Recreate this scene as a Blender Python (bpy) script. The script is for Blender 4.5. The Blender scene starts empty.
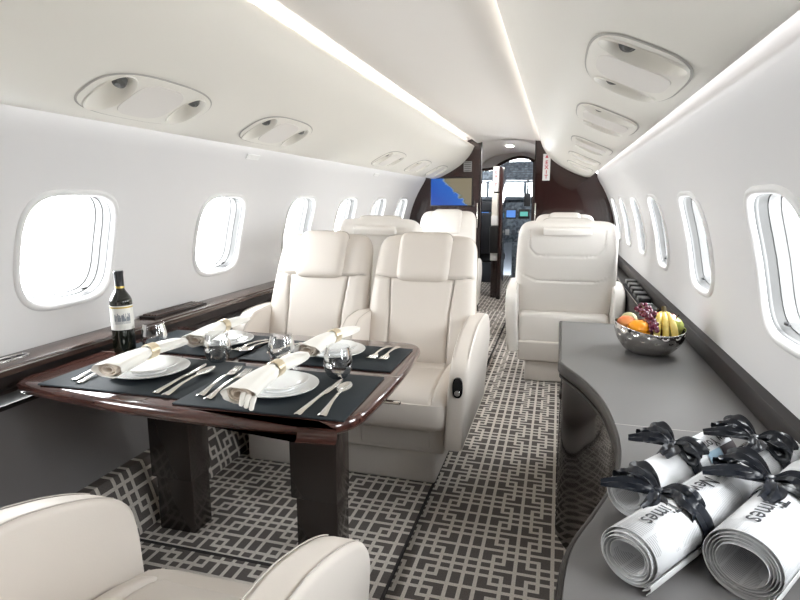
import bpy, bmesh, math, random
from mathutils import Vector, Matrix
from mathutils.geometry import delaunay_2d_cdt
random.seed(7)
PI = math.pi
SC = bpy.context.scene
COL = SC.collection

# ------------------------------------------------------------------ camera
cd = bpy.data.cameras.new('camera'); cam = bpy.data.objects.new('camera', cd); COL.objects.link(cam)
cd.sensor_width = 36.0; cd.lens = 560.0 / 800 * 36.0; cd.clip_start = 0.02
cam.location = (0, 0, 1.2)
cam.rotation_euler = (math.radians(90 - 10.025), 0, math.radians(15.714))
SC.camera = cam

# ------------------------------------------------------------------ world, exposure
SKY = 18.0
COVE = 7.0
WASH = 2.4
w = bpy.data.worlds.new('daylight'); SC.world = w; w.use_nodes = True
w.node_tree.nodes['Background'].inputs[0].default_value = (0.95, 0.98, 1.0, 1)
w.node_tree.nodes['Background'].inputs[1].default_value = SKY
SC.view_settings.view_transform = 'Standard'; SC.view_settings.look = 'None'
SC.view_settings.exposure = 0.74; SC.view_settings.gamma = 1.0
SC.view_settings.use_curve_mapping = False
SC.cycles.max_bounces = 12; SC.cycles.diffuse_bounces = 7; SC.cycles.glossy_bounces = 4
SC.cycles.transmission_bounces = 8; SC.cycles.transparent_max_bounces = 12
SC.cycles.caustics_refractive = False; SC.cycles.caustics_reflective = False
SC.cycles.sample_clamp_indirect = 4.0
SC.cycles.use_denoising = True

# cabin section: a circle of radius R about (CX, ZC)
CX, ZC, R = -0.535, 0.80, 1.06
WIN_Y = [1.50, 2.37, 3.22, 4.00, 4.76, 5.50]
WIN_BACK = [0.66]
WIN_A = math.asin((1.045 - ZC) / R)
def wallp(side, y, a, inn=0.0):
    r = R - inn
    a_ = min(a, math.asin((1.42 - ZC) / R))          # above the valance lip the wall goes straight up behind it
    if a_ < a: return Vector((CX + (0.02 if side > 0 else 0) + side * r * math.cos(a_), y, ZC + r * math.sin(a)))
    return Vector((CX + (0.02 if side > 0 else 0) + side * r * math.cos(a), y, ZC + r * math.sin(a)))
for sd in (-1, 1):                       # sky portals in the window openings: they guide the daylight, give none
    for y in WIN_Y + WIN_BACK:
        l = bpy.data.lights.new('window_portal', 'AREA'); l.shape = 'RECTANGLE'; l.size = 0.36; l.size_y = 0.38
        l.cycles.is_portal = True
        o = bpy.data.objects.new('window_portal', l); COL.objects.link(o)
        p = wallp(sd, y, WIN_A, -0.115); o.location = p
        n = Vector((-sd * math.cos(WIN_A), 0, -math.sin(WIN_A)))
        o.rotation_euler = n.to_track_quat('-Z', 'Y').to_euler()

# ------------------------------------------------------------------ materials
M = {}
def mat(name, col, rough=0.5, metal=0.0, spec=0.5, coat=0.0, trans=0.0, ior=1.45, emis=None, es=0.0, sheen=0.0, bump=None, alpha=None):
    m = bpy.data.materials.new(name); m.use_nodes = True
    b = m.node_tree.nodes['Principled BSDF']
    b.inputs['Base Color'].default_value = (*col, 1); b.inputs['Roughness'].default_value = rough
    b.inputs['Metallic'].default_value = metal; b.inputs['Specular IOR Level'].default_value = spec
    b.inputs['Coat Weight'].default_value = coat; b.inputs['Coat Roughness'].default_value = 0.03
    b.inputs['Transmission Weight'].default_value = trans; b.inputs['IOR'].default_value = ior
    b.inputs['Sheen Weight'].default_value = sheen
    if emis: b.inputs['Emission Color'].default_value = (*emis, 1); b.inputs['Emission Strength'].default_value = es
    if bump:
        nt = m.node_tree
        t = nt.nodes.new('ShaderNodeTexCoord'); n = nt.nodes.new('ShaderNodeTexNoise'); n.inputs['Scale'].default_value = bump[0]
        n.inputs['Detail'].default_value = 3
        bp = nt.nodes.new('ShaderNodeBump'); bp.inputs['Strength'].default_value = bump[1]; bp.inputs['Distance'].default_value = 0.002
        nt.links.new(t.outputs['Object'], n.inputs['Vector']); nt.links.new(n.outputs['Fac'], bp.inputs['Height'])
        nt.links.new(bp.outputs['Normal'], b.inputs['Normal'])
    M[name] = m
    return m
def noisecol(name, c1, c2, scale, stretch=(1, 1, 1), detail=4, lo=0.35, hi=0.65, coords='Object'):
    m = M[name]; nt = m.node_tree; b = nt.nodes['Principled BSDF']
    t = nt.nodes.new('ShaderNodeTexCoord'); mp = nt.nodes.new('ShaderNodeMapping'); mp.inputs['Scale'].default_value = stretch
    n = nt.nodes.new('ShaderNodeTexNoise'); n.inputs['Scale'].default_value = scale; n.inputs['Detail'].default_value = detail
    r = nt.nodes.new('ShaderNodeValToRGB'); r.color_ramp.elements[0].position = lo; r.color_ramp.elements[1].position = hi
    r.color_ramp.elements[0].color = (*c1, 1); r.color_ramp.elements[1].color = (*c2, 1)
    nt.links.new(t.outputs[coords], mp.inputs[0]); nt.links.new(mp.outputs[0], n.inputs['Vector'])
    nt.links.new(n.outputs['Fac'], r.inputs[0]); nt.links.new(r.outputs[0], b.inputs['Base Color'])
mat('leather', (0.635, 0.582, 0.530), 0.42, spec=0.35, bump=(260, 0.10))
mat('leather_lit', (0.76, 0.725, 0.685), 0.42, spec=0.35, bump=(260, 0.08))  # same seat leather, raised: the light on the single seats put into colour
mat('seat_plastic', (0.64, 0.60, 0.56), 0.4, spec=0.3)
mat('stitch_shade', (0.44, 0.40, 0.36), 0.7)  # thread on the arms; on backs and headrests a tone standing for shade
mat('valance', (0.735, 0.705, 0.645), 0.45, spec=0.25)
mat('valance_panel', (0.68, 0.645, 0.605), 0.5, spec=0.25)
mat('shadow_gap', (0.40, 0.38, 0.35), 0.8)
mat('nozzle', (0.09, 0.09, 0.085), 0.4)
mat('ceiling', (0.69, 0.655, 0.615), 0.6, spec=0.2)
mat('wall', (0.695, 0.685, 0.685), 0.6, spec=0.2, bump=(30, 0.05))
mat('window_rim', (0.72, 0.715, 0.71), 0.3, spec=0.4)
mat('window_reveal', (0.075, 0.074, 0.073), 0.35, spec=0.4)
mat('gasket', (0.12, 0.12, 0.12), 0.6)
mat('wood', (0.03, 0.011, 0.009), 0.14, spec=0.5, coat=0.6)
noisecol('wood', (0.017, 0.006, 0.006), (0.034, 0.012, 0.010), 9, (6, 6, 0.25))
mat('wood_flat', (0.035, 0.015, 0.012), 0.13, spec=0.5, coat=0.7)
noisecol('wood_flat', (0.040, 0.017, 0.014), (0.085, 0.036, 0.028), 5, (1.2, 10, 3))
mat('wood_legs', (0.030, 0.022, 0.019), 0.22, spec=0.5, coat=0.3)
mat('wood_ledge', (0.045, 0.026, 0.021), 0.25, spec=0.5, coat=0.3)
noisecol('wood_ledge', (0.040, 0.024, 0.020), (0.085, 0.054, 0.044), 7, (8, 0.6, 8))
mat('edge_metal', (0.22, 0.20, 0.19), 0.3, metal=1.0)
mat('rail', (0.020, 0.016, 0.015), 0.45, spec=0.3)
mat('dark_trim', (0.022, 0.016, 0.015), 0.5, spec=0.3)
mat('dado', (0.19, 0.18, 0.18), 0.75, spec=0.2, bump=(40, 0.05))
mat('counter_top', (0.125, 0.120, 0.118), 0.42, spec=0.4, bump=(200, 0.05))
mat('counter_edge', (0.013, 0.010, 0.009), 0.3, spec=0.3)
mat('fascia', (0.010, 0.006, 0.005), 0.10, spec=0.35, coat=0.25)
mat('placemat', (0.022, 0.028, 0.033), 0.65, spec=0.2, bump=(500, 0.15))
mat('porcelain', (0.84, 0.84, 0.83), 0.15, spec=0.5)
mat('linen', (0.84, 0.82, 0.77), 0.85, spec=0.1, sheen=0.2, bump=(120, 0.3))
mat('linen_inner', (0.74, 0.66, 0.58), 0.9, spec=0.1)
mat('ring', (0.72, 0.62, 0.45), 0.3, metal=0.7)
mat('steel', (0.72, 0.70, 0.66), 0.16, metal=1.0)
mat('chrome', (0.8, 0.8, 0.8), 0.1, metal=1.0)
mat('bowl_metal', (0.66, 0.64, 0.62), 0.14, metal=1.0, bump=None)
mat('glass', (1, 1, 1), 0.0, trans=1.0, ior=1.45)
mat('bottle_glass', (0.008, 0.010, 0.006), 0.06, spec=0.6, coat=0.5)
mat('bottle_foil', (0.015, 0.017, 0.02), 0.3, spec=0.6)
mat('gold', (0.55, 0.42, 0.12), 0.35, metal=0.8)
mat('label', (0.75, 0.74, 0.70), 0.7)
mat('label_ink', (0.22, 0.24, 0.27), 0.8)
mat('black', (0.012, 0.012, 0.013), 0.3)
mat('black_gloss', (0.01, 0.01, 0.012), 0.1, coat=0.5)
mat('white', (0.8, 0.8, 0.79), 0.4)
mat('grey', (0.3, 0.3, 0.3), 0.5)
mat('red_ink', (0.55, 0.02, 0.05), 0.6)
mat('ink', (0.03, 0.03, 0.035), 0.8)
mat('ink_grey', (0.25, 0.25, 0.26), 0.8)
mat('photo_red', (0.18, 0.06, 0.05), 0.7)
mat('photo_blue', (0.30, 0.42, 0.52), 0.7)
mat('photo_dark', (0.06, 0.045, 0.05), 0.7)
mat('ribbon', (0.008, 0.010, 0.015), 0.32, spec=0.4)
mat('peach', (0.75, 0.20, 0.08), 0.5); noisecol('peach', (0.62, 0.08, 0.035), (0.80, 0.38, 0.12), 9)
mat('orange', (0.90, 0.33, 0.01), 0.4, bump=(300, 0.4))
mat('red_apple', (0.5, 0.05, 0.05), 0.25); noisecol('red_apple', (0.42, 0.03, 0.03), (0.72, 0.36, 0.24), 14, (1, 1, 0.3))
mat('green_apple', (0.45, 0.52, 0.10), 0.25); noisecol('green_apple', (0.40, 0.50, 0.09), (0.55, 0.58, 0.16), 12)
mat('kiwi', (0.45, 0.45, 0.22), 0.5)
mat('grape', (0.10, 0.012, 0.03), 0.2, spec=0.6); noisecol('grape', (0.05, 0.008, 0.02), (0.17, 0.03, 0.06), 30)
mat('banana', (0.80, 0.60, 0.14), 0.4); noisecol('banana', (0.72, 0.52, 0.10), (0.84, 0.68, 0.24), 20)
mat('banana_tip', (0.10, 0.07, 0.02), 0.7)
mat('stem', (0.09, 0.07, 0.03), 0.8)
mat('cockpit_grey', (0.055, 0.065, 0.08), 0.6)
mat('cockpit_blue', (0.07, 0.09, 0.12), 0.6); noisecol('cockpit_blue', (0.03, 0.04, 0.055), (0.14, 0.17, 0.20), 22)
mat('screen_glow', (0.02, 0.05, 0.12), 0.2, emis=(0.15, 0.35, 0.9), es=0.5)
mat('screen_green', (0.02, 0.08, 0.08), 0.2, emis=(0.2, 0.7, 0.6), es=0.4)
mat('lamp', (1, 1, 1), 0.4, emis=(0.97, 0.98, 1.0), es=COVE)
mat('wash_lamp', (1, 1, 1), 0.4, emis=(0.97, 0.98, 1.0), es=WASH)
mat('downlight', (1, 1, 1), 0.4, emis=(1.0, 0.98, 0.95), es=600)
mat('dark_fabric', (0.02, 0.022, 0.026), 0.85)
mat('yellow', (0.7, 0.55, 0.05), 0.5)

m = bpy.data.materials.new('thin_glass'); m.use_nodes = True; nt = m.node_tree; nt.nodes.clear()
out = nt.nodes.new('ShaderNodeOutputMaterial'); mx = nt.nodes.new('ShaderNodeMixShader'); tr = nt.nodes.new('ShaderNodeBsdfTransparent')
gl = nt.nodes.new('ShaderNodeBsdfGlossy'); gl.inputs['Roughness'].default_value = 0.02; fr = nt.nodes.new('ShaderNodeLayerWeight'); fr.inputs[0].default_value = 0.34
tr.inputs[0].default_value = (0.965, 0.97, 0.975, 1)

hf = nt.nodes.new('ShaderNodeMath'); hf.operation = 'MULTIPLY'; hf.inputs[1].default_value = 0.85; nt.links.new(fr.outputs['Fresnel'], hf.inputs[0]); ad = nt.nodes.new('ShaderNodeMath'); ad.inputs[1].default_value = 0.06; nt.links.new(hf.outputs[0], ad.inputs[0]); nt.links.new(ad.outputs[0], mx.inputs[0])
nt.links.new(tr.outputs[0], mx.inputs[1]); nt.links.new(gl.outputs[0], mx.inputs[2]); nt.links.new(mx.outputs[0], out.inputs[0]); M['thin_glass'] = m
# window pane: clear, with a faint gloss
m = bpy.data.materials.new('pane'); m.use_nodes = True; nt = m.node_tree; nt.nodes.clear()
out = nt.nodes.new('ShaderNodeOutputMaterial'); mx = nt.nodes.new('ShaderNodeMixShader'); tr = nt.nodes.new('ShaderNodeBsdfTransparent')
gl = nt.nodes.new('ShaderNodeBsdfGlossy'); gl.inputs['Roughness'].default_value = 0.05; mx.inputs[0].default_value = 0.05
tr.inputs[0].default_value = (0.97, 0.98, 0.98, 1)
nt.links.new(tr.outputs[0], mx.inputs[1]); nt.links.new(gl.outputs[0], mx.inputs[2]); nt.links.new(mx.outputs[0], out.inputs[0]); M['pane'] = m

# hammered bowl: voronoi dimples
nt = M['bowl_metal'].node_tree; t = nt.nodes.new('ShaderNodeTexCoord'); v = nt.nodes.new('ShaderNodeTexVoronoi'); v.inputs['Scale'].default_value = 30
v.feature = 'SMOOTH_F1'
bp = nt.nodes.new('ShaderNodeBump'); bp.inputs['Strength'].default_value = 0.5; bp.inputs['Distance'].default_value = 0.006
nt.links.new(t.outputs['Object'], v.inputs['Vector']); nt.links.new(v.outputs['Distance'], bp.inputs['Height'])
nt.links.new(bp.outputs['Normal'], nt.nodes['Principled BSDF'].inputs['Normal'])

# carpet: interlocking key pattern drawn from line segments in a repeating tile (UV in metres)
def carpet(name, dark, light):
    m = bpy.data.materials.new(name); m.use_nodes = True; nt = m.node_tree; b = nt.nodes['Principled BSDF']
    b.inputs['Roughness'].default_value = 0.95; b.inputs['Specular IOR Level'].default_value = 0.05
    uv = nt.nodes.new('ShaderNodeTexCoord'); sp = nt.nodes.new('ShaderNodeSeparateXYZ'); nt.links.new(uv.outputs['UV'], sp.inputs[0])
    def mt(op, a, b_=None, c=None):
        n = nt.nodes.new('ShaderNodeMath'); n.operation = op
        for i, vv in enumerate((a, b_, c)):
            if vv is None: continue
            if isinstance(vv, (int, float)): n.inputs[i].default_value = vv
            else: nt.links.new(vv, n.inputs[i])
        return n.outputs[0]
    U = 0.027; PX, PY = 12.0, 7.2
    X = mt('FLOORED_MODULO', mt('DIVIDE', sp.outputs[0], U), PX)
    Y = mt('FLOORED_MODULO', mt('DIVIDE', sp.outputs[1], U * 1.107), PY)
    hw = 0.235
    segs = []
    for x in (0, 1.6, 3.2, 7.6, 12): segs.append((x, 0, x, PY))
    for y in (0, 3.6, PY): segs.append((0, y, PX, y))
    for y in (1.25, PY - 1.25): segs.append((0, y, 3.2, y))
    for V, s in ((3.2, 1), (12, -1)):
        def L(x0, y0, x1, y1):
            a, b_ = V + s * x0, V + s * x1; segs.append((min(a, b_), y0, max(a, b_), y1))
        p, q, E_ = 1.63, 2.95, 4.4
        L(p, 0, p, 2.45); L(p, PY - 2.45, p, PY); L(q, 1.15, q, PY - 1.15)
        for y in (1.15, 2.45, PY - 1.15, PY - 2.45): L(p, y, q, y)
        for y in (1.25, PY - 1.25): L(0, y, p, y)
        for y in (3.6 - 1.25, 3.6 + 1.25): L(q, y, E_, y)
    acc = None
    for (x0, y0, x1, y1) in segs:
        cx, cy, hx, hy = (x0 + x1) / 2, (y0 + y1) / 2, (x1 - x0) / 2 + hw, (y1 - y0) / 2 + hw
        a = mt('LESS_THAN', mt('ABSOLUTE', mt('SUBTRACT', X, cx)), hx)
        q = mt('LESS_THAN', mt('ABSOLUTE', mt('SUBTRACT', Y, cy)), hy)
        k = mt('MULTIPLY', a, q)
        acc = k if acc is None else mt('MAXIMUM', acc, k)
    nz = nt.nodes.new('ShaderNodeTexNoise'); nz.inputs['Scale'].default_value = 220; nt.links.new(uv.outputs['UV'], nz.inputs['Vector'])
    mixn = nt.nodes.new('ShaderNodeMix'); mixn.data_type = 'RGBA'
    mixn.inputs[6].default_value = (*dark, 1); mixn.inputs[7].default_value = (*light, 1); nt.links.new(acc, mixn.inputs[0])
    mul = nt.nodes.new('ShaderNodeMix'); mul.data_type = 'RGBA'; mul.blend_type = 'MULTIPLY'; mul.inputs[0].default_value = 0.5
    nt.links.new(mixn.outputs[2], mul.inputs[6]); nt.links.new(nz.outputs['Fac'], mul.inputs[7]); nt.links.new(mul.outputs[2], b.inputs['Base Color'])
    bp = nt.nodes.new('ShaderNodeBump'); bp.inputs['Strength'].default_value = 0.4; bp.inputs['Distance'].default_value = 0.003
    nt.links.new(nz.outputs['Fac'], bp.inputs['Height']); nt.links.new(bp.outputs['Normal'], b.inputs['Normal'])
    M[name] = m
carpet('carpet', (0.165, 0.146, 0.137), (0.80, 0.745, 0.68))
mat('carpet_edge', (0.045, 0.042, 0.042), 0.95, spec=0.05)

# map on the cabin screen: blue sea, brown land, pale coast
m = mat('map_screen', (0.02, 0.1, 0.5), 0.25); nt = m.node_tree; b = nt.nodes['Principled BSDF']
uv = nt.nodes.new('ShaderNodeTexCoord'); sp = nt.nodes.new('ShaderNodeSeparateXYZ'); nt.links.new(uv.outputs['UV'], sp.inputs[0])
nz = nt.nodes.new('ShaderNodeTexNoise'); nz.inputs['Scale'].default_value = 6; nz.inputs['Detail'].default_value = 8; nz.inputs['Roughness'].default_value = 0.7; nt.links.new(uv.outputs['UV'], nz.inputs['Vector'])
def mnode(op, a, b_):
    n = nt.nodes.new('ShaderNodeMath'); n.operation = op
    for i, vv in enumerate((a, b_)):
        if isinstance(vv, (int, float)): n.inputs[i].default_value = vv
        else: nt.links.new(vv, n.inputs[i])
    return n.outputs[0]
d = mnode('ADD', mnode('ADD', mnode('MULTIPLY', sp.outputs[0], 1.0), mnode('MULTIPLY', sp.outputs[1], 0.62)), mnode('MULTIPLY', mnode('SUBTRACT', nz.outputs['Fac'], 0.5), 0.55))
r1 = nt.nodes.new('ShaderNodeValToRGB'); cr = r1.color_ramp
cr.elements[0].position = 0.3; cr.elements[0].color = (0.004, 0.085, 0.50, 1)
cr.elements[1].position = 0.86; cr.elements[1].color = (0.01, 0.14, 0.62, 1)
for p_, c_ in ((0.90, (0.30, 0.42, 0.50, 1)), (0.92, (0.16, 0.17, 0.10, 1)), (1.0, (0.26, 0.22, 0.14, 1))):
    e = cr.elements.new(p_); e.color = c_
nt.links.new(d, r1.inputs[0]); nt.links.new(r1.outputs[0], b.inputs['Emission Color'])
b.inputs['Base Color'].default_value = (0.01, 0.01, 0.012, 1)
b.inputs['Emission Strength'].default_value = 0.5

# newspaper: UV (u along the roll, v around it) in metres, columns of grey print lines
m = mat('newsprint', (0.8, 0.8, 0.8), 0.8, spec=0.15); nt = m.node_tree; b = nt.nodes['Principled BSDF']
uv = nt.nodes.new('ShaderNodeTexCoord'); sp = nt.nodes.new('ShaderNodeSeparateXYZ'); nt.links.new(uv.outputs['UV'], sp.inputs[0])
u_, v_ = sp.outputs[0], sp.outputs[1]
lines = mnode('GREATER_THAN', mnode('FLOORED_MODULO', u_, 0.0042), 0.0027)
cols = mnode('GREATER_THAN', mnode('FLOORED_MODULO', v_, 0.048), 0.006)
blk = nt.nodes.new('ShaderNodeTexNoise'); blk.inputs['Scale'].default_value = 9; nt.links.new(uv.outputs['UV'], blk.inputs['Vector'])
bm_ = mnode('GREATER_THAN', blk.outputs['Fac'], 0.47)
f_ = mnode('MULTIPLY', mnode('MULTIPLY', lines, cols), mnode('MULTIPLY', bm_, 0.6))
mixn = nt.nodes.new('ShaderNodeMix'); mixn.data_type = 'RGBA'; mixn.inputs[6].default_value = (0.68, 0.685, 0.70, 1); mixn.inputs[7].default_value = (0.22, 0.22, 0.23, 1)
nt.links.new(f_, mixn.inputs[0]); nt.links.new(mixn.outputs[2], b.inputs['Base Color'])
mat('newsprint_plain', (0.70, 0.70, 0.70), 0.85, spec=0.1)

# ------------------------------------------------------------------ helpers
def obj(name, bm, material, parent=None, smooth=True, sharp=35):
    me = bpy.data.meshes.new(name); bm.normal_update(); bm.to_mesh(me); bm.free()
    if smooth:
        for p in me.polygons: p.use_smooth = True
        try: me.set_sharp_from_angle(angle=math.radians(sharp))
        except Exception: pass
    me.materials.append(M[material] if isinstance(material, str) else material)
    o = bpy.data.objects.new(name, me); COL.objects.link(o)
    if parent: o.parent = parent
    return o
def thing(name, label, cat, loc=(0, 0, 0), rotz=0.0, group=None):
    o = bpy.data.objects.new(name, None); COL.objects.link(o); o.empty_display_size = 0.05
    o.location = loc; o.rotation_euler = (0, 0, rotz); o['label'] = label; o['category'] = cat
    if group: o['group'] = group
    return o
def tag(o, label, cat, group=None):
    o['label'] = label; o['category'] = cat
    if group: o['group'] = group
    return o
def struct(o, label=None, cat=None):
    o['kind'] = 'structure'
    if label: o['label'] = label
    if cat: o['category'] = cat
    return o
def kids(o): return [c for c in bpy.data.objects if c.parent == o]
def dup(o, parent=None, **kw):
    c = o.copy(); COL.objects.link(c); c.parent = parent
    for ch in kids(o): dup(ch, c)
    for k, v in kw.items():
        if k in ('label', 'group', 'category'): c[k] = v
        else: setattr(c, k, v)
    return c
def box(bm, c, s, bev=0.0, seg=2, rot=None):
    r = bmesh.ops.create_cube(bm, size=1.0); vs = r['verts']
    for v in vs: v.co = Vector((v.co.x * s[0], v.co.y * s[1], v.co.z * s[2]))
    if bev > 0:
        es = list({e for v in vs for e in v.link_edges})
        rr = bmesh.ops.bevel(bm, geom=es, offset=bev, segments=seg, affect='EDGES', profile=0.5)
        vs = list({v for f in rr['faces'] for v in f.verts} | {v for v in vs if v.is_valid})
    for v in vs:
        if rot is not None: v.co = rot @ v.co
        v.co += Vector(c)
    return vs
def boxo(name, c, s, material, parent=None, bev=0.0, seg=2, rot=None):
    bm = bmesh.new(); box(bm, c, s, bev, seg, rot); return obj(name, bm, material, parent)
def loft(bm, rings, cap=True, closed=True, uvs=None):
    vv = [[bm.verts.new(p) for p in r] for r in rings]
    n = len(rings[0])
    for i in range(len(rings) - 1):
        for j in range(n if closed else n - 1):
            bm.faces.new((vv[i][j], vv[i][(j + 1) % n], vv[i + 1][(j + 1) % n], vv[i + 1][j]))
    if cap and closed:
        bm.faces.new(list(reversed(vv[0]))); bm.faces.new(vv[-1])
    return vv
def tube(bm, pts, rad, seg=10, cap=True, squash=1.0):
    pts = [Vector(p) for p in pts]; rings = []; prev = None
    for i, p in enumerate(pts):
        t = (pts[min(i + 1, len(pts) - 1)] - pts[max(i - 1, 0)]).normalized()
        if prev is None:
            up = Vector((0, 0, 1)) if abs(t.z) < 0.9 else Vector((1, 0, 0)); a = t.cross(up).normalized()
        else: a = (prev - t * prev.dot(t)).normalized()
        b = t.cross(a); prev = a
        r = rad[i] if isinstance(rad, (list, tuple)) else rad
        rings.append([p + a * r * math.cos(k * 2 * PI / seg) + b * r * squash * math.sin(k * 2 * PI / seg) for k in range(seg)])
    loft(bm, rings, cap)
def lathe(bm, prof, seg=32, c=(0, 0, 0), cap=False):
    c = Vector(c)
    rings = [[c + Vector((r * math.cos(k * 2 * PI / seg), r * math.sin(k * 2 * PI / seg), z)) for k in range(seg)] for r, z in prof]
    loft(bm, rings, cap)
    bmesh.ops.remove_doubles(bm, verts=bm.verts[:], dist=1e-6)
def prism(bm, poly, z0, z1):            # poly in xy
    loft(bm, [[Vector((x, y, z0)) for x, y in poly], [Vector((x, y, z1)) for x, y in poly]])
def catmull(P, n=6, closed=False):
    out = []; L = len(P)
    for i in range(L if closed else L - 1):
        g = lambda k: Vector(P[k % L]) if closed else Vector(P[max(0, min(L - 1, k))])
        p0, p1, p2, p3 = g(i - 1), g(i), g(i + 1), g(i + 2)
        for j in range(n):
            t = j / n
            out.append(0.5 * ((2 * p1) + (-p0 + p2) * t + (2 * p0 - 5 * p1 + 4 * p2 - p3) * t * t + (-p0 + 3 * p1 - 3 * p2 + p3) * t ** 3))
    if not closed: out.append(Vector(P[-1]))
    return out
def sup(cy, cs, hy, hs, n=4.0, N=48):    # superellipse outline
    out = []
    for k in range(N):
        t = 2 * PI * k / N; c, s = math.cos(t), math.sin(t)
        out.append((cy + hy * math.copysign(abs(c) ** (2 / n), c), cs + hs * math.copysign(abs(s) ** (2 / n), s)))
    return out
def inside(p, poly):
    x, y = p; r = False; j = len(poly) - 1
    for i in range(len(poly)):
        xi, yi = poly[i]; xj, yj = poly[j]
        if (yi > y) != (yj > y) and x < (xj - xi) * (y - yi) / (yj - yi) + xi: r = not r
        j = i
    return r
def holed(fn, outer, holes, stepy, steps):
    """surface fn(u, v) over the polygon outer with the polygons holes cut out"""
    pts = [Vector(p) for p in outer]; edges = [(i, (i + 1) % len(outer)) for i in range(len(outer))]
    for h in holes:
        b = len(pts); pts += [Vector(p) for p in h]; edges += [(b + i, b + (i + 1) % len(h)) for i in range(len(h))]
    us = [p[0] for p in outer]; vs = [p[1] for p in outer]
    u = min(us) + stepy
    bb = [(min(q[0] for q in h) - .004, max(q[0] for q in h) + .004, min(q[1] for q in h) - .004, max(q[1] for q in h) + .004) for h in holes]
    nu = max(1, round((max(us) - min(us)) / stepy)); nv = max(1, round((max(vs) - min(vs)) / steps))
    for i in range(nu + 1):
        for j in range(nv + 1):
            p = (min(us) + (max(us) - min(us)) * i / nu, min(vs) + (max(vs) - min(vs)) * j / nv)
            if any(b0 < p[0] < b1 and b2 < p[1] < b3 and inside(((p[0] - (b0 + b1) / 2) * .94 + (b0 + b1) / 2, (p[1] - (b2 + b3) / 2) * .94 + (b2 + b3) / 2), h) for (b0, b1, b2, b3), h in zip(bb, holes)): continue
            if i in (0, nu) or j in (0, nv):
                if not inside((p[0] * (1 - 1e-4) + 1e-4 * sum(us) / len(us), p[1] * (1 - 1e-4) + 1e-4 * sum(vs) / len(vs)), outer): continue
            elif not inside(p, outer): continue
            pts.append(Vector(p))
    vo, eo, fo, *_ = delaunay_2d_cdt(pts, edges, [], 0, 1e-6)
    bm = bmesh.new(); V = [bm.verts.new(fn(p[0], p[1])) for p in vo]
    for f in fo:
        c = (sum(vo[i][0] for i in f) / len(f), sum(vo[i][1] for i in f) / len(f))
        if not inside(c, outer) or any(inside(c, h) for h in holes): continue
        bm.faces.new([V[i] for i in f])
    bmesh.ops.delete(bm, geom=[v for v in bm.verts if not v.link_faces], context='VERTS')
    bmesh.ops.recalc_face_normals(bm, faces=bm.faces[:])
    return bm
def pad(bm, w, h, T, fn, nx=36, ny=44, n=5.0, k=6.0, back=0.0, groove=None, taper=None):
    """cushion: superellipse w x h with a rounded rim, height T; fn(x, y, z) places it; groove(x, y) -> depth"""
    def grid(sgn):
        G = []
        for j in range(ny + 1):
            row = []
            for i in range(nx + 1):
                a = -math.cos(PI * i / nx); b = -math.cos(PI * j / ny)
                a = 0.5 * a + 0.5 * (2 * i / nx - 1); b = 0.5 * b + 0.5 * (2 * j / ny - 1)
                mm = max(abs(a), abs(b)); nn = (abs(a) ** n + abs(b) ** n) ** (1 / n)
                f = mm / nn if nn > 1e-9 else 1.0
                x, y = a * f * w / 2, b * f * h / 2
                rim = 1 - mm ** k
                z = T * (max(rim, 0) ** 0.5) if sgn > 0 else -back * (max(rim, 0) ** 0.5)
                if groove and sgn > 0: z -= groove(x, y) * min(1, rim * 3)
                if taper: x *= taper(y)
                row.append((x, y, z))
            G.append(row)
        return G
    A = grid(1); va = [[bm.verts.new(fn(*p)) for p in r] for r in A]
    for j in range(ny):
        for i in range(nx): bm.faces.new((va[j][i], va[j][i + 1], va[j + 1][i + 1], va[j + 1][i]))
    B = grid(-1); vb = []
    for j in range(ny + 1):
        vb.append([va[j][i] if i in (0, nx) or j in (0, ny) else bm.verts.new(fn(*B[j][i])) for i in range(nx + 1)])
    for j in range(ny):
        for i in range(nx):
            try: bm.faces.new((vb[j][i], vb[j + 1][i], vb[j + 1][i + 1], vb[j][i + 1]))
            except ValueError: pass
    bmesh.ops.recalc_face_normals(bm, faces=bm.faces[:])
def textmesh(s, size, bold=0.0, align='CENTER'):
    cu = bpy.data.curves.new('lettering', 'FONT'); cu.body = s; cu.size = size; cu.offset = bold; cu.align_x = align; cu.align_y = 'CENTER'
    cu.resolution_u = 2
    o = bpy.data.objects.new('lettering', cu); COL.objects.link(o)
    dg = bpy.context.evaluated_depsgraph_get(); dg.update()
    me = bpy.data.meshes.new_from_object(o.evaluated_get(dg)); bpy.data.objects.remove(o); bpy.data.curves.remove(cu)
    bm = bmesh.new(); bm.from_mesh(me); bpy.data.meshes.remove(me)
    return bm

# ------------------------------------------------------------------ floor and platform
Y0, Y1 = -1.3, 9.3
def carpet_slab(name, x0, x1, y0, y1, z0, z1, du=.291 + .972, dv=-1.689 + 2.152):
    bm = bmesh.new(); prism(bm, [(x0, y0), (x1, y0), (x1, y1), (x0, y1)], z0, z1)
    uv = bm.loops.layers.uv.new('UVMap')
    for f in bm.faces:
        for l in f.loops: l[uv].uv = (l.vert.co.x + du + (l.vert.co.z if abs(f.normal.x) > .5 else 0), l.vert.co.y + dv)
    return obj(name, bm, 'carpet', smooth=False)
struct(carpet_slab('floor', -1.5, 0.9, Y0, Y1, -0.03, 0.0))
struct(carpet_slab('floor_platform', -1.40, -0.463, Y0, 6.0, 0.0005, 0.028, 1.347 + .324, -1.699 + 2.152))
bm = bmesh.new()                                      # bound edge of the raised carpet
tube(bm, [(-.459, Y0, .0225), (-.459, 5.98, .0225)], 0.0065, 8)
struct(obj('trim_1', bm, 'carpet_edge'))
bm = bmesh.new(); box(bm, (-1.01, 1.475, .0285), (.74, .012, .003)); struct(obj('trim_7', bm, 'carpet_edge'))
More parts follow.
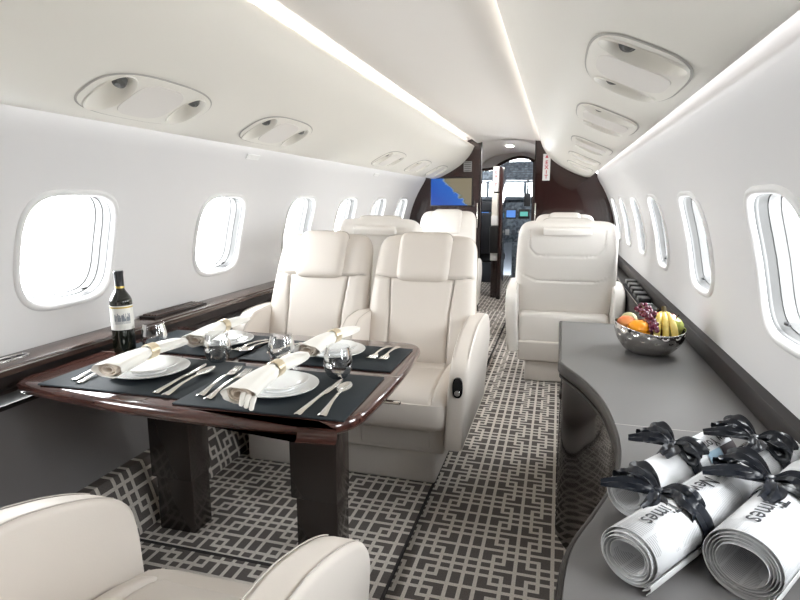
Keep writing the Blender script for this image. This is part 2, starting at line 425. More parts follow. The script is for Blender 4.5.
# carpeted kick along the left wall
bm = bmesh.new(); prof = [(-1.383, .02), (-1.385, .045), (-1.415, .14), (-1.447, .235), (-1.455, .25), (-1.50, .25)]
vv = loft(bm, [[Vector((x, y, z)) for x, z in prof] for y in (Y0, 6.0)], cap=False, closed=False)
uv = bm.loops.layers.uv.new('UVMap')
for f in bm.faces:
    for l in f.loops: l[uv].uv = (l.vert.co.z * 1.05 + 0.14, l.vert.co.y)
struct(obj('baseboard_left', bm, 'carpet'))
# ------------------------------------------------------------------ walls
A0 = math.asin((0.70 - ZC) / R); A1 = math.asin((1.525 - ZC) / R)
for sd, nm in ((-1, 'wall_left'), (1, 'wall_right')):
    holes = [sup(y, WIN_A * R, 0.186, 0.188, 3.6) for y in WIN_Y + WIN_BACK]
    bm = holed(lambda y, s: wallp(sd, y, s / R), [(Y0, A0 * R), (6.0, A0 * R), (6.0, A1 * R), (Y0, A1 * R)], holes, 0.14, 0.06)
    if sd < 0: pass
    struct(obj(nm, bm, 'wall', sharp=60))
def window(idx, sd, y):
    tex = Vector
    def ring(bm, specs, N=48):
        rings = []
        for hy, hs, dep in specs:
            rings.append([wallp(sd, a, s / R, dep) for a, s in sup(y, WIN_A * R, hy, hs, 3.6, N)])
        loft(bm, rings, cap=False); bmesh.ops.recalc_face_normals(bm, faces=bm.faces[:])
    bm = bmesh.new(); ring(bm, [(.202, .204, -.001), (.200, .202, .006), (.194, .196, .010), (.187, .189, .009), (.180, .182, .003), (.177, .179, -.006)])
    f = struct(obj('window_%d' % idx, bm, 'window_rim', sharp=80))
    bm = bmesh.new(); ring(bm, [(.1775, .1795, -.006), (.1745, .1765, -.010), (.1745, .1765, -.016)]); obj('gasket', bm, 'gasket', f, sharp=80)
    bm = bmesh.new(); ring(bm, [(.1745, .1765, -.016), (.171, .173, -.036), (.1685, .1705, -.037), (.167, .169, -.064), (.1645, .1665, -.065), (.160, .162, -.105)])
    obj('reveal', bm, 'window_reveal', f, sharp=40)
    bm = bmesh.new(); vs = [bm.verts.new(wallp(sd, a, s / R, -.100)) for a, s in sup(y, WIN_A * R, .158, .160, 3.6)]; bm.faces.new(vs)
    obj('pane', bm, 'pane', f, smooth=False)
    bm = bmesh.new(); p = wallp(sd, y + sd * -0.0 + 0.09, (WIN_A * R - .155) / R, -.025); box(bm, p, (.010, .022, .007), .002)
    obj('shade_latch', bm, 'black', f)
i = 1
for sd in (-1, 1):
    for y in WIN_Y + WIN_BACK: window(i, sd, y); i += 1
# ------------------------------------------------------------------ valances (sculpted overhead side panels)
VP = catmull([Vector((.800, 1.50)), Vector((.803, 1.46)), Vector((.792, 1.434)), Vector((.74, 1.437)), Vector((.66, 1.468)), Vector((.56, 1.522)), Vector((.47, 1.585)),
              Vector((.395, 1.665)), Vector((.355, 1.735)), Vector((.345, 1.765)), Vector((.352, 1.768)), Vector((.362, 1.757)), Vector((.42, 1.757))], 6)
VL = [0.0]
for a, b in zip(VP, VP[1:]): VL.append(VL[-1] + (b - a).length)
def vprof(s):
    s = max(0.0, min(VL[-1] - 1e-6, s))
    for i in range(len(VL) - 1):
        if VL[i + 1] >= s:
            t = (s - VL[i]) / (VL[i + 1] - VL[i]); p = VP[i].lerp(VP[i + 1], t); tg = (VP[i + 1] - VP[i]).normalized(); return p, Vector((-tg.y, tg.x))
def vs_at(off):                       # arc length where the offset from the centre line is off (past the lip)
    best = min((abs(VP[i].x - off), VL[i]) for i in range(10, len(VP))); return best[1]
def val(sd, y, s, inn=0.0):           # inn > 0: into the cabin
    p, n = vprof(s)
    if n.y > 0: n = -n
    q = p + n * inn
    return Vector((CX + (-.012 + .032 * max(0, min(1, (q.x - .35) / .44)) if sd > 0 else 0) + sd * q.x, y, q.y))
SCS = {-1: vs_at(.625), 1: vs_at(.66)}
PSU = {-1: [1.45, 2.23, 3.86, 4.70, 5.45, 0.65], 1: [1.35, 2.11, 3.05, 3.92, 4.75, 0.5]}
def scoops(y, SC0): return [sup(y - .158, SC0 + .0, .054, .078, 2.2, 28), sup(y + .158, SC0 + .0, .047, .068, 2.2, 28)]
for k, (sd, nm) in enumerate(((-1, 'ceiling_left'), (1, 'ceiling_right'))):
    holes = [h for y in PSU[sd][:5] for h in scoops(y, SCS[sd])]
    bm = holed(lambda y, s: val(sd, y, s), [(Y0, 0), (5.985, 0), (5.985, VL[-1]), (Y0, VL[-1])], holes, 0.07, 0.018)
    struct(obj(nm, bm, 'valance', sharp=75))
def psu(sd, y, label):
    SC0 = SCS[sd]
    g = 'overhead air and light panels on the ' + ('left' if sd < 0 else 'right') + ' ceiling'
    t = thing('overhead_service_panel', label, 'ceiling panel', tuple(val(sd, y, SC0)), 0, g)
    inv = Vector(val(sd, y, SC0))
    P = lambda a, s, d: val(sd, a, s, d) - inv
    def plate(name, cy, cs, hy, hs, n, h, material, holes=(), parent=t):
        o = sup(cy, cs, hy, hs, n, 64)
        bm = holed(lambda a, s: P(a, s, h), o, list(holes), .05, .02)
        ro = [[P(a, s, h) for a, s in o], [P(a, s, -.001) for a, s in sup(cy, cs, hy + .003, hs + .003, n, 64)]]
        loft(bm, ro, cap=False); bmesh.ops.remove_doubles(bm, verts=bm.verts[:], dist=1e-5); bmesh.ops.recalc_face_normals(bm, faces=bm.faces[:])
        return obj(name, bm, material, parent, sharp=50)
    plate('panel', y, SC0, .240, .096, 2.8, .004, 'valance', scoops(y, SC0))
    bm = bmesh.new(); ro = [[P(a, s, .0036) for a, s in sup(y, SC0, .242 + e, .098 + e, 2.8, 64)] for e in (-.001, .0035)]
    loft(bm, [[p for p in ro[0]], [P(a, s, .0015) for a, s in sup(y, SC0, .246, .102, 2.8, 64)]], cap=False); obj('seam', bm, 'shadow_gap', t)
    pl = plate('centre_plate', y, SC0 + .0, .095, .074, 3.2, .0065, 'valance_panel')
    for c, hy, hs, sz in ((y - .158, .054, .078, 1), (y + .158, .047, .068, .9)):
        rings = []
        for f, d in ((1.07, .0045), (1.04, .0085), (1.0, .006), (.97, -.004), (.90, -.022), (.74, -.038), (.48, -.047), (.2, -.050), (.02, -.050)):
            sh = (1 - f) * .010 * (-sd) * 0
            rings.append([P(a, s, d) for a, s in sup(c, SC0 + (1 - f) * .02, hy * f, hs * f, 2.2, 28)])
        bm = bmesh.new(); loft(bm, rings, cap=False); bmesh.ops.recalc_face_normals(bm, faces=bm.faces[:])
        s_ = obj('scoop', bm, 'valance', t, sharp=60)
        q = P(c + .012, SC0 + .032, -.014); n = (P(c, SC0 + .02, .02) - q).normalized()
        bm = bmesh.new(); lathe(bm, [(.001, .012), (.008, .012), (.011, .008), (.017, .006), (.019, .0), (.019, -.012)], 20)
        rot = Vector((0, 0, 1)).rotation_difference(n + Vector((0, -.3, 0))).to_matrix()
        for v in bm.verts: v.co = rot @ v.co + q
        obj('air_nozzle', bm, 'nozzle', s_)
lab = ['nearest', 'second nearest', 'third nearest', 'fourth nearest', 'farthest', 'behind the camera']
for sd in (-1, 1):
    for k, y in enumerate(PSU[sd][:5]):
        psu(sd, y, 'cream overhead panel with two round scoops, %s on the %s ceiling' % (lab[k], 'left' if sd < 0 else 'right'))
# centre ceiling
bm = bmesh.new()
prof = [(CX - .42, 1.850), (CX - .36, 1.842), (CX - .325, 1.806), (CX - .315, 1.792), (CX - .28, 1.795), (CX - .15, 1.815), (CX, 1.825), (CX + .15, 1.815), (CX + .26, 1.800), (CX + .310, 1.797), (CX + .326, 1.803), (CX + .36, 1.842), (CX + .44, 1.850)]
prof = catmull([Vector(p) for p in prof], 4)
loft(bm, [[Vector((p.x, y, p.y)) for p in prof] for y in (Y0, 0, 2, 4, 5.99)], cap=False, closed=False)
struct(obj('ceiling', bm, 'ceiling', sharp=60))
for sd in (-1, 1):                     # closing strip above the cove and the outer skin over the wall tops
    bm = bmesh.new(); loft(bm, [[Vector((CX + sd * a, y, b)) for a, b in ((.40, 1.757), (.42, 1.757), (.42, 1.86), (.34, 1.86))] for y in (Y0, 6.0)], cap=False, closed=False)
    struct(obj('trim_2', bm, 'ceiling', smooth=False))
    bm = bmesh.new(); loft(bm, [[Vector((CX + (.02 if sd > 0 else 0) + sd * a, y, b)) for a, b in ((.79, 1.50), (.80, 1.525), (.875, 1.525))] for y in (Y0, 6.0)], cap=False, closed=False)
    struct(obj('trim_3', bm, 'wall', smooth=False))
    # cove lamps (ceiling wash) and wall wash lamps
    bm = bmesh.new(); box(bm, (CX + sd * .388, (.3 + 5.9) / 2, 1.766), (.016, 5.6, .010), .002)
    tag(obj('cove_light', bm, 'lamp'), 'long white cove light strip along the %s side of the centre ceiling' % ('left' if sd < 0 else 'right'), 'light', 'ceiling cove light strips')
    bm = bmesh.new(); box(bm, (CX + sd * .822 + (.02 if sd > 0 else 0), (Y0 + 5.95) / 2, 1.508), (.014, 5.95 - Y0, .012), .002)
    tag(obj('wall_wash_light', bm, 'wash_lamp'), 'long light strip hidden above the %s window wall' % ('left' if sd < 0 else 'right'), 'light', 'wall wash light strips')
# outer shell so no sky leaks in above and below
bm = bmesh.new()
pr = [(CX + 1.20 * math.cos(t), ZC + 1.20 * math.sin(t)) for t in [math.radians(a) for a in range(40, 141, 5)]]
loft(bm, [[Vector((x, y, z)) for x, z in pr] for y in (Y0, 10.2)], cap=False, closed=False); struct(obj('ceiling_shell', bm, 'ceiling'))
# lower walls
bm = bmesh.new()
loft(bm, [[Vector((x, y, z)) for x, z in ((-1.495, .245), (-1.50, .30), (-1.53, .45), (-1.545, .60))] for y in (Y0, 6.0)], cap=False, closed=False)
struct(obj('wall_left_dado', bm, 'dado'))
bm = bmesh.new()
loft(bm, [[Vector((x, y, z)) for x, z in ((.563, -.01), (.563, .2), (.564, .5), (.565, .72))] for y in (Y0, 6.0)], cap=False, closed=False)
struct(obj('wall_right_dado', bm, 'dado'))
# aft wall behind the camera
boxo('wall_aft', (CX, Y0, .95), (2.4, .04, 2.0), 'dado')['kind'] = 'structure'

# ------------------------------------------------------------------ ledges
led = thing('side_ledge', 'long dark wood ledge under the left windows', 'ledge', (-1.53, 1.2, .60))
off = Vector((-1.53, 1.2, .60))
def lp(x, y, z): return Vector((x, y, z)) - off
bm = bmesh.new()
loft(bm, [[lp(x, y, z) for x, z in ((-1.61, .740), (-1.50, .742), (-1.484, .738), (-1.48, .725), (-1.484, .712), (-1.60, .712))] for y in (Y0, 5.97)]); obj('top', bm, 'wood_ledge', led)
bm = bmesh.new(); tube(bm, [lp(-1.482, Y0, .729), lp(-1.482, 5.97, .729)], .0022, 8); obj('light_edge', bm, 'edge_metal', led)['label'] = 'thin metal edge strip'
bm = bmesh.new()
loft(bm, [[lp(x, y, z) for x, z in ((-1.60, .712), (-1.497, .712), (-1.495, .675), (-1.505, .665), (-1.503, .655), (-1.55, .60), (-1.60, .60))] for y in (Y0, 5.97)]); obj('front', bm, 'dark_trim', led)
bm = bmesh.new(); tube(bm, [lp(-1.512, Y0, .612), lp(-1.512, 5.97, .612)], .007, 8); obj('lower_rail', bm, 'rail', led)
t = thing('ledge_vent', 'dark slatted vent on the left ledge behind the wine bottle', 'vent', (-1.545, 1.98, .742))
boxo('frame', (0, 0, .004), (.075, .34, .010), 'dark_trim', t, .002)
for k in range(5):
    boxo('slat', (-.028 + k * .014, 0, .011), (.006, .31, .006), 'wood_ledge', t, .001)
t = thing('ledge_control_panel', 'chrome rimmed oval switch panel on the left ledge', 'control panel', (-1.535, 1.215, .742))
bm = bmesh.new(); loft(bm, [[Vector((q[1], q[0], z)) for q in sup(0, 0, .065 + e, .020 + e, 3, 40)] for e, z in ((0, 0), (0, .004), (-.003, .005), (-.005, .003))], cap=False); obj('bezel', bm, 'chrome', t)
bm = bmesh.new(); prism(bm, [(q[1], q[0]) for q in sup(0, 0, .060, .015, 3, 40)], 0, .003); obj('plate', bm, 'dark_trim', t)
for k in range(3):
    bm = bmesh.new(); lathe(bm, [(.001, .006), (.006, .006), (.0075, .003)], 16, (0, -.035 + .035 * k, 0)); obj('button', bm, 'black', t)
# right rail against the wall
bm = bmesh.new()
loft(bm, [[Vector((x, y, z)) for x, z in ((.512, .652), (.508, .700), (.512, .712), (.530, .716), (.56, .716), (.56, .652))] for y in (-.2, 5.97)]); struct(obj('trim_4', bm, 'rail'))
bm = bmesh.new()
loft(bm, [[Vector((x, y, z)) for x, z in ((.432, .30), (.432, .630), (.437, .640), (.55, .640), (.55, .30))] for y in (2.76, 5.97)])
led2 = thing('side_ledge', 'dark wood ledge under the right windows beyond the fruit bowl', 'ledge'); obj('body', bm, 'rail', led2)
bm = bmesh.new(); tube(bm, [Vector((.437, 2.76, .642)), Vector((.437, 5.97, .642))], .004, 8); obj('edge_strip', bm, 'steel', led2)
t = thing('folded_table_tray', 'black slatted folding tray stowed in the right ledge', 'tray', (.475, 3.62, .641))
for k in range(5):
    boxo('slat', (0, -.30 + .15 * k, .02 + .004 * k), (.065, .10, .028), 'black', t, .006)
boxo('frame', (0, 0, .006), (.072, .78, .012), 'dark_fabric', t, .003)
t = thing('black_handset', 'black handset lying on the right ledge beyond the fruit bowl', 'handset', (.472, 3.02, .641), .1)
boxo('body', (0, 0, .018), (.05, .16, .036), 'black', t, .01, 3); boxo('earpiece', (0, .05, .037), (.03, .03, .006), 'grey', t, .002)

# ------------------------------------------------------------------ forward bulkhead
def bulk(sd):
    pts = [(CX + sd * .28, 0.0), (CX + sd * .28, 1.86)]
    pts += [(CX + sd * 1.10 * math.cos(a), ZC + 1.10 * math.sin(a)) for a in [math.radians(d) for d in range(72, -46, -6)]] + [(CX + sd * .75, 0.0)]
    bm = bmesh.new(); loft(bm, [[Vector((x, y, z)) for x, z in pts] for y in (5.975, 6.03)]); bmesh.ops.recalc_face_normals(bm, faces=bm.faces[:]); return bm
struct(obj('wall_front_left', bulk(-1), 'wood', smooth=False)); struct(obj('wall_front_right', bulk(1), 'wood', smooth=False))
bm = bmesh.new()
for sd in (-1, 1): box(bm, (CX + sd * .276, 6.0, .93), (.012, .07, 1.86), .002)
struct(obj('trim_5', bm, 'dark_trim'))
t = thing('cabin_display', 'flat screen showing a blue coastal map on the left bulkhead', 'screen', (-1.115, 5.972, 1.295))
boxo('bezel', (0, 0, 0), (.452, .018, .298), 'black', t, .003)
bm = bmesh.new(); vs = [bm.verts.new(p) for p in ((-.218, -.010, -.140), (.218, -.010, -.140), (.218, -.010, .140), (-.218, -.010, .140))]; f = bm.faces.new(vs)
uv = bm.loops.layers.uv.new('UVMap')
for l, q in zip(f.loops, ((0, 0), (1, 0), (1, 1), (0, 1))): l[uv].uv = q
obj('screen', bm, 'map_screen', t, smooth=False)
t = thing('exit_sign', 'white vertical exit placard with red lettering on the right bulkhead', 'sign', (-.147, 5.972, 1.535))
boxo('plate', (0, 0, 0), (.072, .008, .262), 'white', t, .002)
bm = bmesh.new()
for k, ch in enumerate('EXIT'):
    b2 = textmesh(ch, .052, .001)
    for v in b2.verts: v.co = Vector((v.co.x, -.0048, v.co.y + .045 - k * .047))
    me = bpy.data.meshes.new('x'); b2.to_mesh(me); b2.free(); bm.from_mesh(me); bpy.data.meshes.remove(me)
obj('lettering', bm, 'red_ink', t, smooth=False)
bm = bmesh.new(); vs = [bm.verts.new(p) for p in ((-.016, -.0048, .092), (.016, -.0048, .092), (0, -.0048, .122))]; bm.faces.new(vs); obj('arrow', bm, 'red_ink', t, smooth=False)
t = thing('wall_speaker', 'small grey square grille above the map screen', 'speaker', (-.945, 5.972, 1.555))
boxo('frame', (0, 0, 0), (.085, .010, .105), 'grey', t, .003)
for k in range(5): boxo('slat', (0, -.007, -.04 + .02 * k), (.07, .004, .006), 'window_reveal', t)
for sd, tx in ((-1, 'left'), (1, 'right')):
    boxo_ = boxo('grab_handle', (CX + sd * .295, 5.955, 1.05), (.014, .03, .26), 'steel', None, .005)
    tag(boxo_, 'slim vertical metal grab handle at the %s side of the doorway' % tx, 'handle', 'doorway grab handles')

# ------------------------------------------------------------------ vestibule and cockpit
bm = bmesh.new()
pr = [(-.90, 1.60), (-.83, 1.72), (-.70, 1.785), (CX, 1.81), (-.37, 1.785), (-.24, 1.72), (-.17, 1.60)]
pr = catmull([Vector(p) for p in pr], 4)
loft(bm, [[Vector((p.x * (1.15 if p.x < CX else .9), y, p.y)) for p in pr] for y in (6.0, 6.8, 7.6)], cap=False, closed=False); struct(obj('ceiling_vestibule', bm, 'ceiling'))
boxo('wall_vestibule_left', (-1.10, 6.8, .9), (.04, 1.6, 1.8), 'wall')['kind'] = 'structure'
boxo('wall_vestibule_right', (-.10, 6.8, .9), (.04, 1.6, 1.8), 'wood')['kind'] = 'structure'
t = thing('ceiling_downlight', 'small round white ceiling light in the entry past the bulkhead', 'light', (-.56, 6.5, 1.805))
bm = bmesh.new(); lathe(bm, [(.05, .004), (.05, -.006), (.04, -.008), (.038, -.003)], 24); obj('ring', bm, 'white', t)
bm = bmesh.new(); lathe(bm, [(.038, -.004), (.001, -.004)], 24); obj('lens', bm, 'downlight', t)
# arched partition
op = [(-1.02, 0.0), (-1.02, 1.60), (-.86, 1.62), (-.78, 1.67), (-.66, 1.725), (-.53, 1.755), (-.42, 1.74), (-.335, 1.70), (-.335, 0.0)]
outl = [(-1.6, 0), (-1.6, 2.0), (.5, 2.0), (.5, 0)]
bm = holed(lambda x, z: Vector((x, 7.6, z)), outl + list(reversed(op)), [], .3, .3); struct(obj('wall_cockpit', bm, 'wall', smooth=False))
bm = bmesh.new()
arc = catmull([Vector((x, 7.585, z)) for x, z in op[1:8]], 5)
tube(bm, [Vector((-1.02, 7.585, 0))] + arc + [Vector((-.335, 7.585, 0))], .022, 6); struct(obj('trim_6', bm, 'wood'))
t = thing('folding_door', 'open dark wood cockpit door seen edge on with white fittings', 'door', (-.70, 7.0, 0))
boxo('leaf', (.015, .1, .80), (.045, .40, 1.60), 'wood', t, .006)
boxo('placard', (-.055, -.04, 1.46), (.075, .01, .30), 'white', t, .002)
bm = bmesh.new()
for k, ch in enumerate('EXIT'):
    b2 = textmesh(ch, .05, .001)
    for v in b2.verts: v.co = Vector((v.co.x - .055, -.0465, v.co.y + 1.54 - k * .05))
    me = bpy.data.meshes.new('x'); b2.to_mesh(me); b2.free(); bm.from_mesh(me); bpy.data.meshes.remove(me)
obj('lettering', bm, 'red_ink', t, smooth=False)
boxo('side_panel', (-.055, -.02, 1.16), (.085, .03, .27), 'valance', t, .004)
boxo('upper_fitting', (-.055, -.02, .965), (.090, .05, .12), 'white', t, .006)
boxo('cover', (-.060, -.03, .73), (.105, .06, .33), 'black', t, .01)
boxo('lower_fitting', (-.055, -.02, .52), (.09, .05, .09), 'white', t, .006)
boxo('back_board', (-.05, .03, .75), (.09, .02, 1.5), 'wood', t, .004)
# cockpit
ck = thing('instrument_panel', 'dark blue grey cockpit instrument panel with small lit displays', 'instrument panel', (CX, 9.15, .55))
boxo('panel', (0, 0, .33), (1.5, .12, .66), 'cockpit_blue', ck, .01)
boxo('glareshield', (0, -.06, .69), (1.5, .24, .06), 'cockpit_grey', ck, .02)
for k, (x, mm) in enumerate(((-.62, 'screen_glow'), (-.42, 'screen_glow'), (-.20, 'screen_glow'), (.0, 'screen_green'), (.20, 'screen_glow'), (.42, 'screen_glow'))):
    s_ = boxo('display', (x, -.065, .45), (.17, .01, .15), 'black', ck, .004); boxo('display_glass', (x, -.071, .45), (.12 if k % 2 else .14, .002, .07 + .02 * (k % 3)), mm, s_)
for k in range(14): boxo('switch_unit', (-.65 + .1 * k, -.063, .16), (.06, .012, .09), 'cockpit_grey' if k % 2 else 'grey', ck, .003)
t = thing('center_pedestal', 'dark cockpit centre pedestal with yellow topped levers', 'console', (CX + .02, 8.75, 0))
boxo('body', (0, 0, .30), (.28, .55, .60), 'cockpit_blue', t, .02); boxo('top_plate', (0, 0, .61), (.24, .5, .02), 'cockpit_grey', t, .004)
for k in range(3):
    l_ = boxo('lever', (-.06 + .06 * k, -.05, .67), (.018, .02, .12), 'grey', t, .003); boxo('lever_knob', (-.06 + .06 * k, -.05, .74), (.04, .04, .03), 'yellow' if k == 1 else 'white', l_, .01)
boxo('manual', (.13, -.12, .60), (.16, .20, .05), 'white', t, .006, rot=Matrix.Rotation(.3, 3, 'Y'))
t = thing('pilot_chair', 'black cockpit pilot seat left of the centre pedestal', 'seat', (CX - .46, 8.55, 0), 0, 'cockpit seats')
boxo('base', (0, 0, .15), (.35, .4, .3), 'cockpit_grey', t, .02); boxo('seat', (0, 0, .36), (.44, .46, .12), 'dark_fabric', t, .04, 3)
boxo('backrest', (0, -.22, .72), (.44, .10, .62), 'dark_fabric', t, .04, 3); boxo('headrest', (0, -.22, 1.12), (.24, .08, .16), 'dark_fabric', t, .03, 3)
dup(t, location=(CX + .50, 8.55, 0), label='black cockpit pilot seat right of the centre pedestal')
t = thing('switch_console', 'dark cockpit overhead switch panel above the windshield', 'control panel', (CX, 8.9, 1.50))
boxo('panel', (0, 0, .14), (1.5, .7, .26), 'cockpit_blue', t, .03)
for k in range(6):
    boxo('switch_row', (0, -.355, .04 + .035 * k), (1.0 - .06 * k, .012, .012), 'cockpit_grey', t, .002)
t = thing('windshield_frame', 'dark frame of the cockpit windshield', 'window frame', (CX, 9.45, 1.1))
boxo('sill', (0, 0, .08), (1.8, .08, .16), 'cockpit_grey', t, .01); boxo('header', (0, 0, .45), (1.8, .08, .12), 'cockpit_grey', t, .01)
for x in (-.62, -.02, .62): boxo('post', (x, 0, .23), (.05, .07, .42), 'cockpit_grey', t, .01)
bm = bmesh.new(); vs = [bm.verts.new(p) for p in ((-.9, .02, .05), (.9, .02, .05), (.9, .02, .42), (-.9, .02, .42))]; bm.faces.new(vs); obj('pane', bm, 'pane', t, smooth=False)
t = thing('compass_unit', 'dark box hanging in front of the windshield', 'instrument', (CX + .06, 8.8, 1.22)); boxo('body', (0, 0, 0), (.10, .08, .20), 'black', t, .01); boxo('mount', (0, 0, .195), (.03, .03, .20), 'cockpit_grey', t, .004)
boxo('wall_cockpit_left', (-1.45, 8.5, .7), (.05, 1.8, 1.4), 'cockpit_grey')['kind'] = 'structure'
boxo('wall_cockpit_right', (.40, 8.5, .7), (.05, 1.8, 1.4), 'cockpit_grey')['kind'] = 'structure'
boxo('wall_cockpit_front', (CX, 9.5, .5), (2.0, .05, 1.16), 'cockpit_grey')['kind'] = 'structure'

# wall placards
for k, (y, z) in enumerate(((2.43, 1.405), (4.3, 1.405))):
    a = math.asin((z - ZC) / R)
    bm = bmesh.new(); 
    loft(bm, [[wallp(-1, yy, aa, d) for yy, aa in ((y - .055, a - .012), (y + .055, a - .012), (y + .055, a + .012), (y - .055, a + .012))] for d in (0, .004)]); bmesh.ops.recalc_face_normals(bm, faces=bm.faces[:])
    tag(obj('wall_placard', bm, 'white', smooth=False), 'small white placard high on the left wall, %s' % ('above the second window' if k == 0 else 'far toward the map screen'), 'placard', 'small wall placards')

# ------------------------------------------------------------------ seats
def groove_lines(lines, d=.007, w=.005):
    def g(x, y):
        s = 0
        for (x0, y0, x1, y1) in lines:
            dx, dy = x1 - x0, y1 - y0; L2 = dx * dx + dy * dy
            t = max(0, min(1, ((x - x0) * dx + (y - y0) * dy) / L2)); q = math.hypot(x - x0 - t * dx, y - y0 - t * dy)
            s = max(s, math.exp(-(q / w) ** 2))
        return s * d
    return g
def make_seat(label, sx=1.0, deep=0.0, sh=1.0, arms=((-1, .0), (1, 0)), aisle=0, hi=True, loc=(0, 0, 0), rotz=0, group=None, arm_x=.265, leather='leather'):
    """faces -y; origin on the floor under the cushion"""
    t = thing('cabin_armchair', label, 'seat', loc, rotz, group)
    W = .455 * sx
    res = (84, 104) if hi else (30, 40)
    bm = bmesh.new(); box(bm, (-.045 * abs(aisle), .02, .072), ((.40 if sx == 1 else .38) * sx, .50, .145), .012, 3); obj('plinth', bm, 'seat_plastic', t)
    bm = bmesh.new(); box(bm, (-.03 * abs(aisle), .02, .215), (.46 * sx, .56, .135), .014, 3); b_ = obj('seat_base', bm, 'seat_plastic', t)
    bm = bmesh.new(); box(bm, (-.01, -.262, .213), (.30 * sx, .010, .085), .0045, 3); d_ = obj('drawer_front', bm, 'seat_plastic', b_)
    # cushion: body and padded top
    bm = bmesh.new()
    rings = []
    for z, e in ((.272, -.03), (.285, -.008), (.31, .004), (.36, .006), (.39, 0)):
        rings.append([Vector((q[0], q[1], z)) for q in sup(0, -.055 + deep / 2, W / 2 + e, .30 + deep / 2 + e, 9, 56)])
    loft(bm, rings)
    obj('cushion_body', bm, leather, t, sharp=50)
    g = groove_lines([(-.16 * sx, -.40, -.15 * sx, .4), (.16 * sx, -.40, .15 * sx, .4), (-.155 * sx, .02, .155 * sx, .02)], .011, .006)
    bm = bmesh.new(); pad(bm, W, .60 + deep, .062, lambda x, y, z: Vector((x, y - .055 + deep / 2, .385 + z - .03 * max(0, -y) ** 2 / .1 + .012 * math.exp(-((abs(x) - .2 * sx) / .05) ** 2))), *res, n=9, k=9, groove=g)
    obj('seat_cushion', bm, leather, t, sharp=60)
    # back
    tilt = math.radians(21); org = Vector((0, .06 + deep, .36)); up = Vector((0, math.sin(tilt), math.cos(tilt))); fr = Vector((0, -math.cos(tilt), math.sin(tilt)))
    H = (.69 if sh == 1 else .71 * sh)
    def place(x, y, z): 
        v = y + H / 2; bow = .02 * math.sin(PI * min(1, v / H))
        return org + Vector((x, 0, 0)) + up * v + fr * (z + bow)
    lines = [(-.135 * sx, -.4, -.138 * sx, -.05), (.135 * sx, -.4, .138 * sx, -.05), (-.138 * sx, -.05, -.155 * sx, .115), (.138 * sx, -.05, .155 * sx, .115),
             (-.25 * sx, .130, -.155 * sx, .115), (.25 * sx, .130, .155 * sx, .115), (-.155 * sx, .115, -.12 * sx, .115), (.155 * sx, .115, .12 * sx, .115)]
    def tp(y):
        v = (y + H / 2) / H
        return (1.02 - .15 * max(0, v - .45) ** 1.2) 
    gl_ = groove_lines(lines, .014, .0055)
    bm = bmesh.new(); pad(bm, .50 * sx, H, .055, place, *res, n=9, k=8, back=.004, groove=lambda x, y: gl_(x, y) - .012 * max(0, min(1, (abs(x) / sx - .15) / .05)) * max(0, 1 - abs(y + .1) / .32), taper=tp)
    bk = obj('backrest', bm, leather, t, sharp=60)
    if hi:
        bm = bmesh.new()
        for (x0, y0, x1, y1) in lines:
            if abs(x1) > .26 * sx or abs(x0) > .2 * sx: x0 *= .93
            tube(bm, [place(tp(a_[1]) * a_[0], a_[1], .0485 - (.010 if abs(a_[0]) > .2 * sx else 0)) for a_ in [(x0 + (x1 - x0) * q / 6, max(y0, -.33) + (y1 - max(y0, -.33)) * q / 6) for q in range(7)]], .0016, 6)
        obj('seam_shade', bm, 'stitch_shade', bk)  # seam tubes in a darker tone that stands in for crease shade
    rl = [(-.19 * sx, .34, -.185 * sx, .22), (-.185 * sx, .22, -.15 * sx, .17), (-.15 * sx, .17, .15 * sx, .17), (.15 * sx, .17, .185 * sx, .22), (.185 * sx, .22, .19 * sx, .34),
          (-.26 * sx, .05, -.14 * sx, -.02), (-.14 * sx, -.02, .14 * sx, -.02), (.14 * sx, -.02, .26 * sx, .05)]
    bm = bmesh.new(); pad(bm, .505 * sx, H + .01, .075, lambda x, y, z: place(x, y, -z - .003), *res, n=8, k=7, back=.0, groove=groove_lines(rl, .007, .004), taper=lambda y: tp(y) * 1.01)
    obj('back_shell', bm, leather, t, sharp=60)
    bm = bmesh.new(); box(bm, (0, .22 + deep, .34), (.46 * sx, .12, .26), .03, 3); obj('lower_shell', bm, leather, t)
    # headrest
    bm = bmesh.new(); pad(bm, .262 * sx, .255, .046, lambda x, y, z: place(x, y + .232 + (H - .71) / 2, z + .034), 28, 28, n=6.5, k=8, back=.03)
    hr = obj('headrest', bm, leather, t, sharp=60)
    bm = bmesh.new(); tube(bm, [place(q[0], q[1] + .232 + (H - .71) / 2, .040) for q in sup(0, 0, .1305 * sx, .127, 6.5, 64) + sup(0, 0, .1305 * sx, .127, 6.5, 64)[:1]], .0028, 6); obj('rim_shade', bm, 'stitch_shade', hr)  # dark outline round the headrest: shade at its rim put into colour
    bm = bmesh.new(); box(bm, (0, 0, 0), (.235 * sx, .035, .05), .012, 3)
    R_ = Matrix.Rotation(-tilt, 3, 'X')
    for v in bm.verts: v.co = R_ @ v.co + place(0, H / 2 - .035, -.085)
    obj('headrest_roll', bm, leather, hr)
    # arms
    def arm(side, fwd, nm='armrest'):
        prof = [(-.35 + fwd, .215), (-.355 + fwd, .46), (-.345 + fwd, .52), (-.31 + fwd, .565), (-.24 + fwd * .7, .605), (-.14 + fwd * .4, .64), (-.04, .657), (.12 + deep / 2, .662), (.26 + deep, .645), (.335 + deep, .60), (.36 + deep, .50), (.34 + deep, .215)]
        P_ = catmull([Vector(p) for p in prof[1:]], 4); P_ = [Vector(prof[0])] + P_
        wd = .037
        def off(e): 
            c = Vector((-.05 + fwd * .3, .40)); return [p + (c - p).normalized() * e for p in P_]
        rings = []
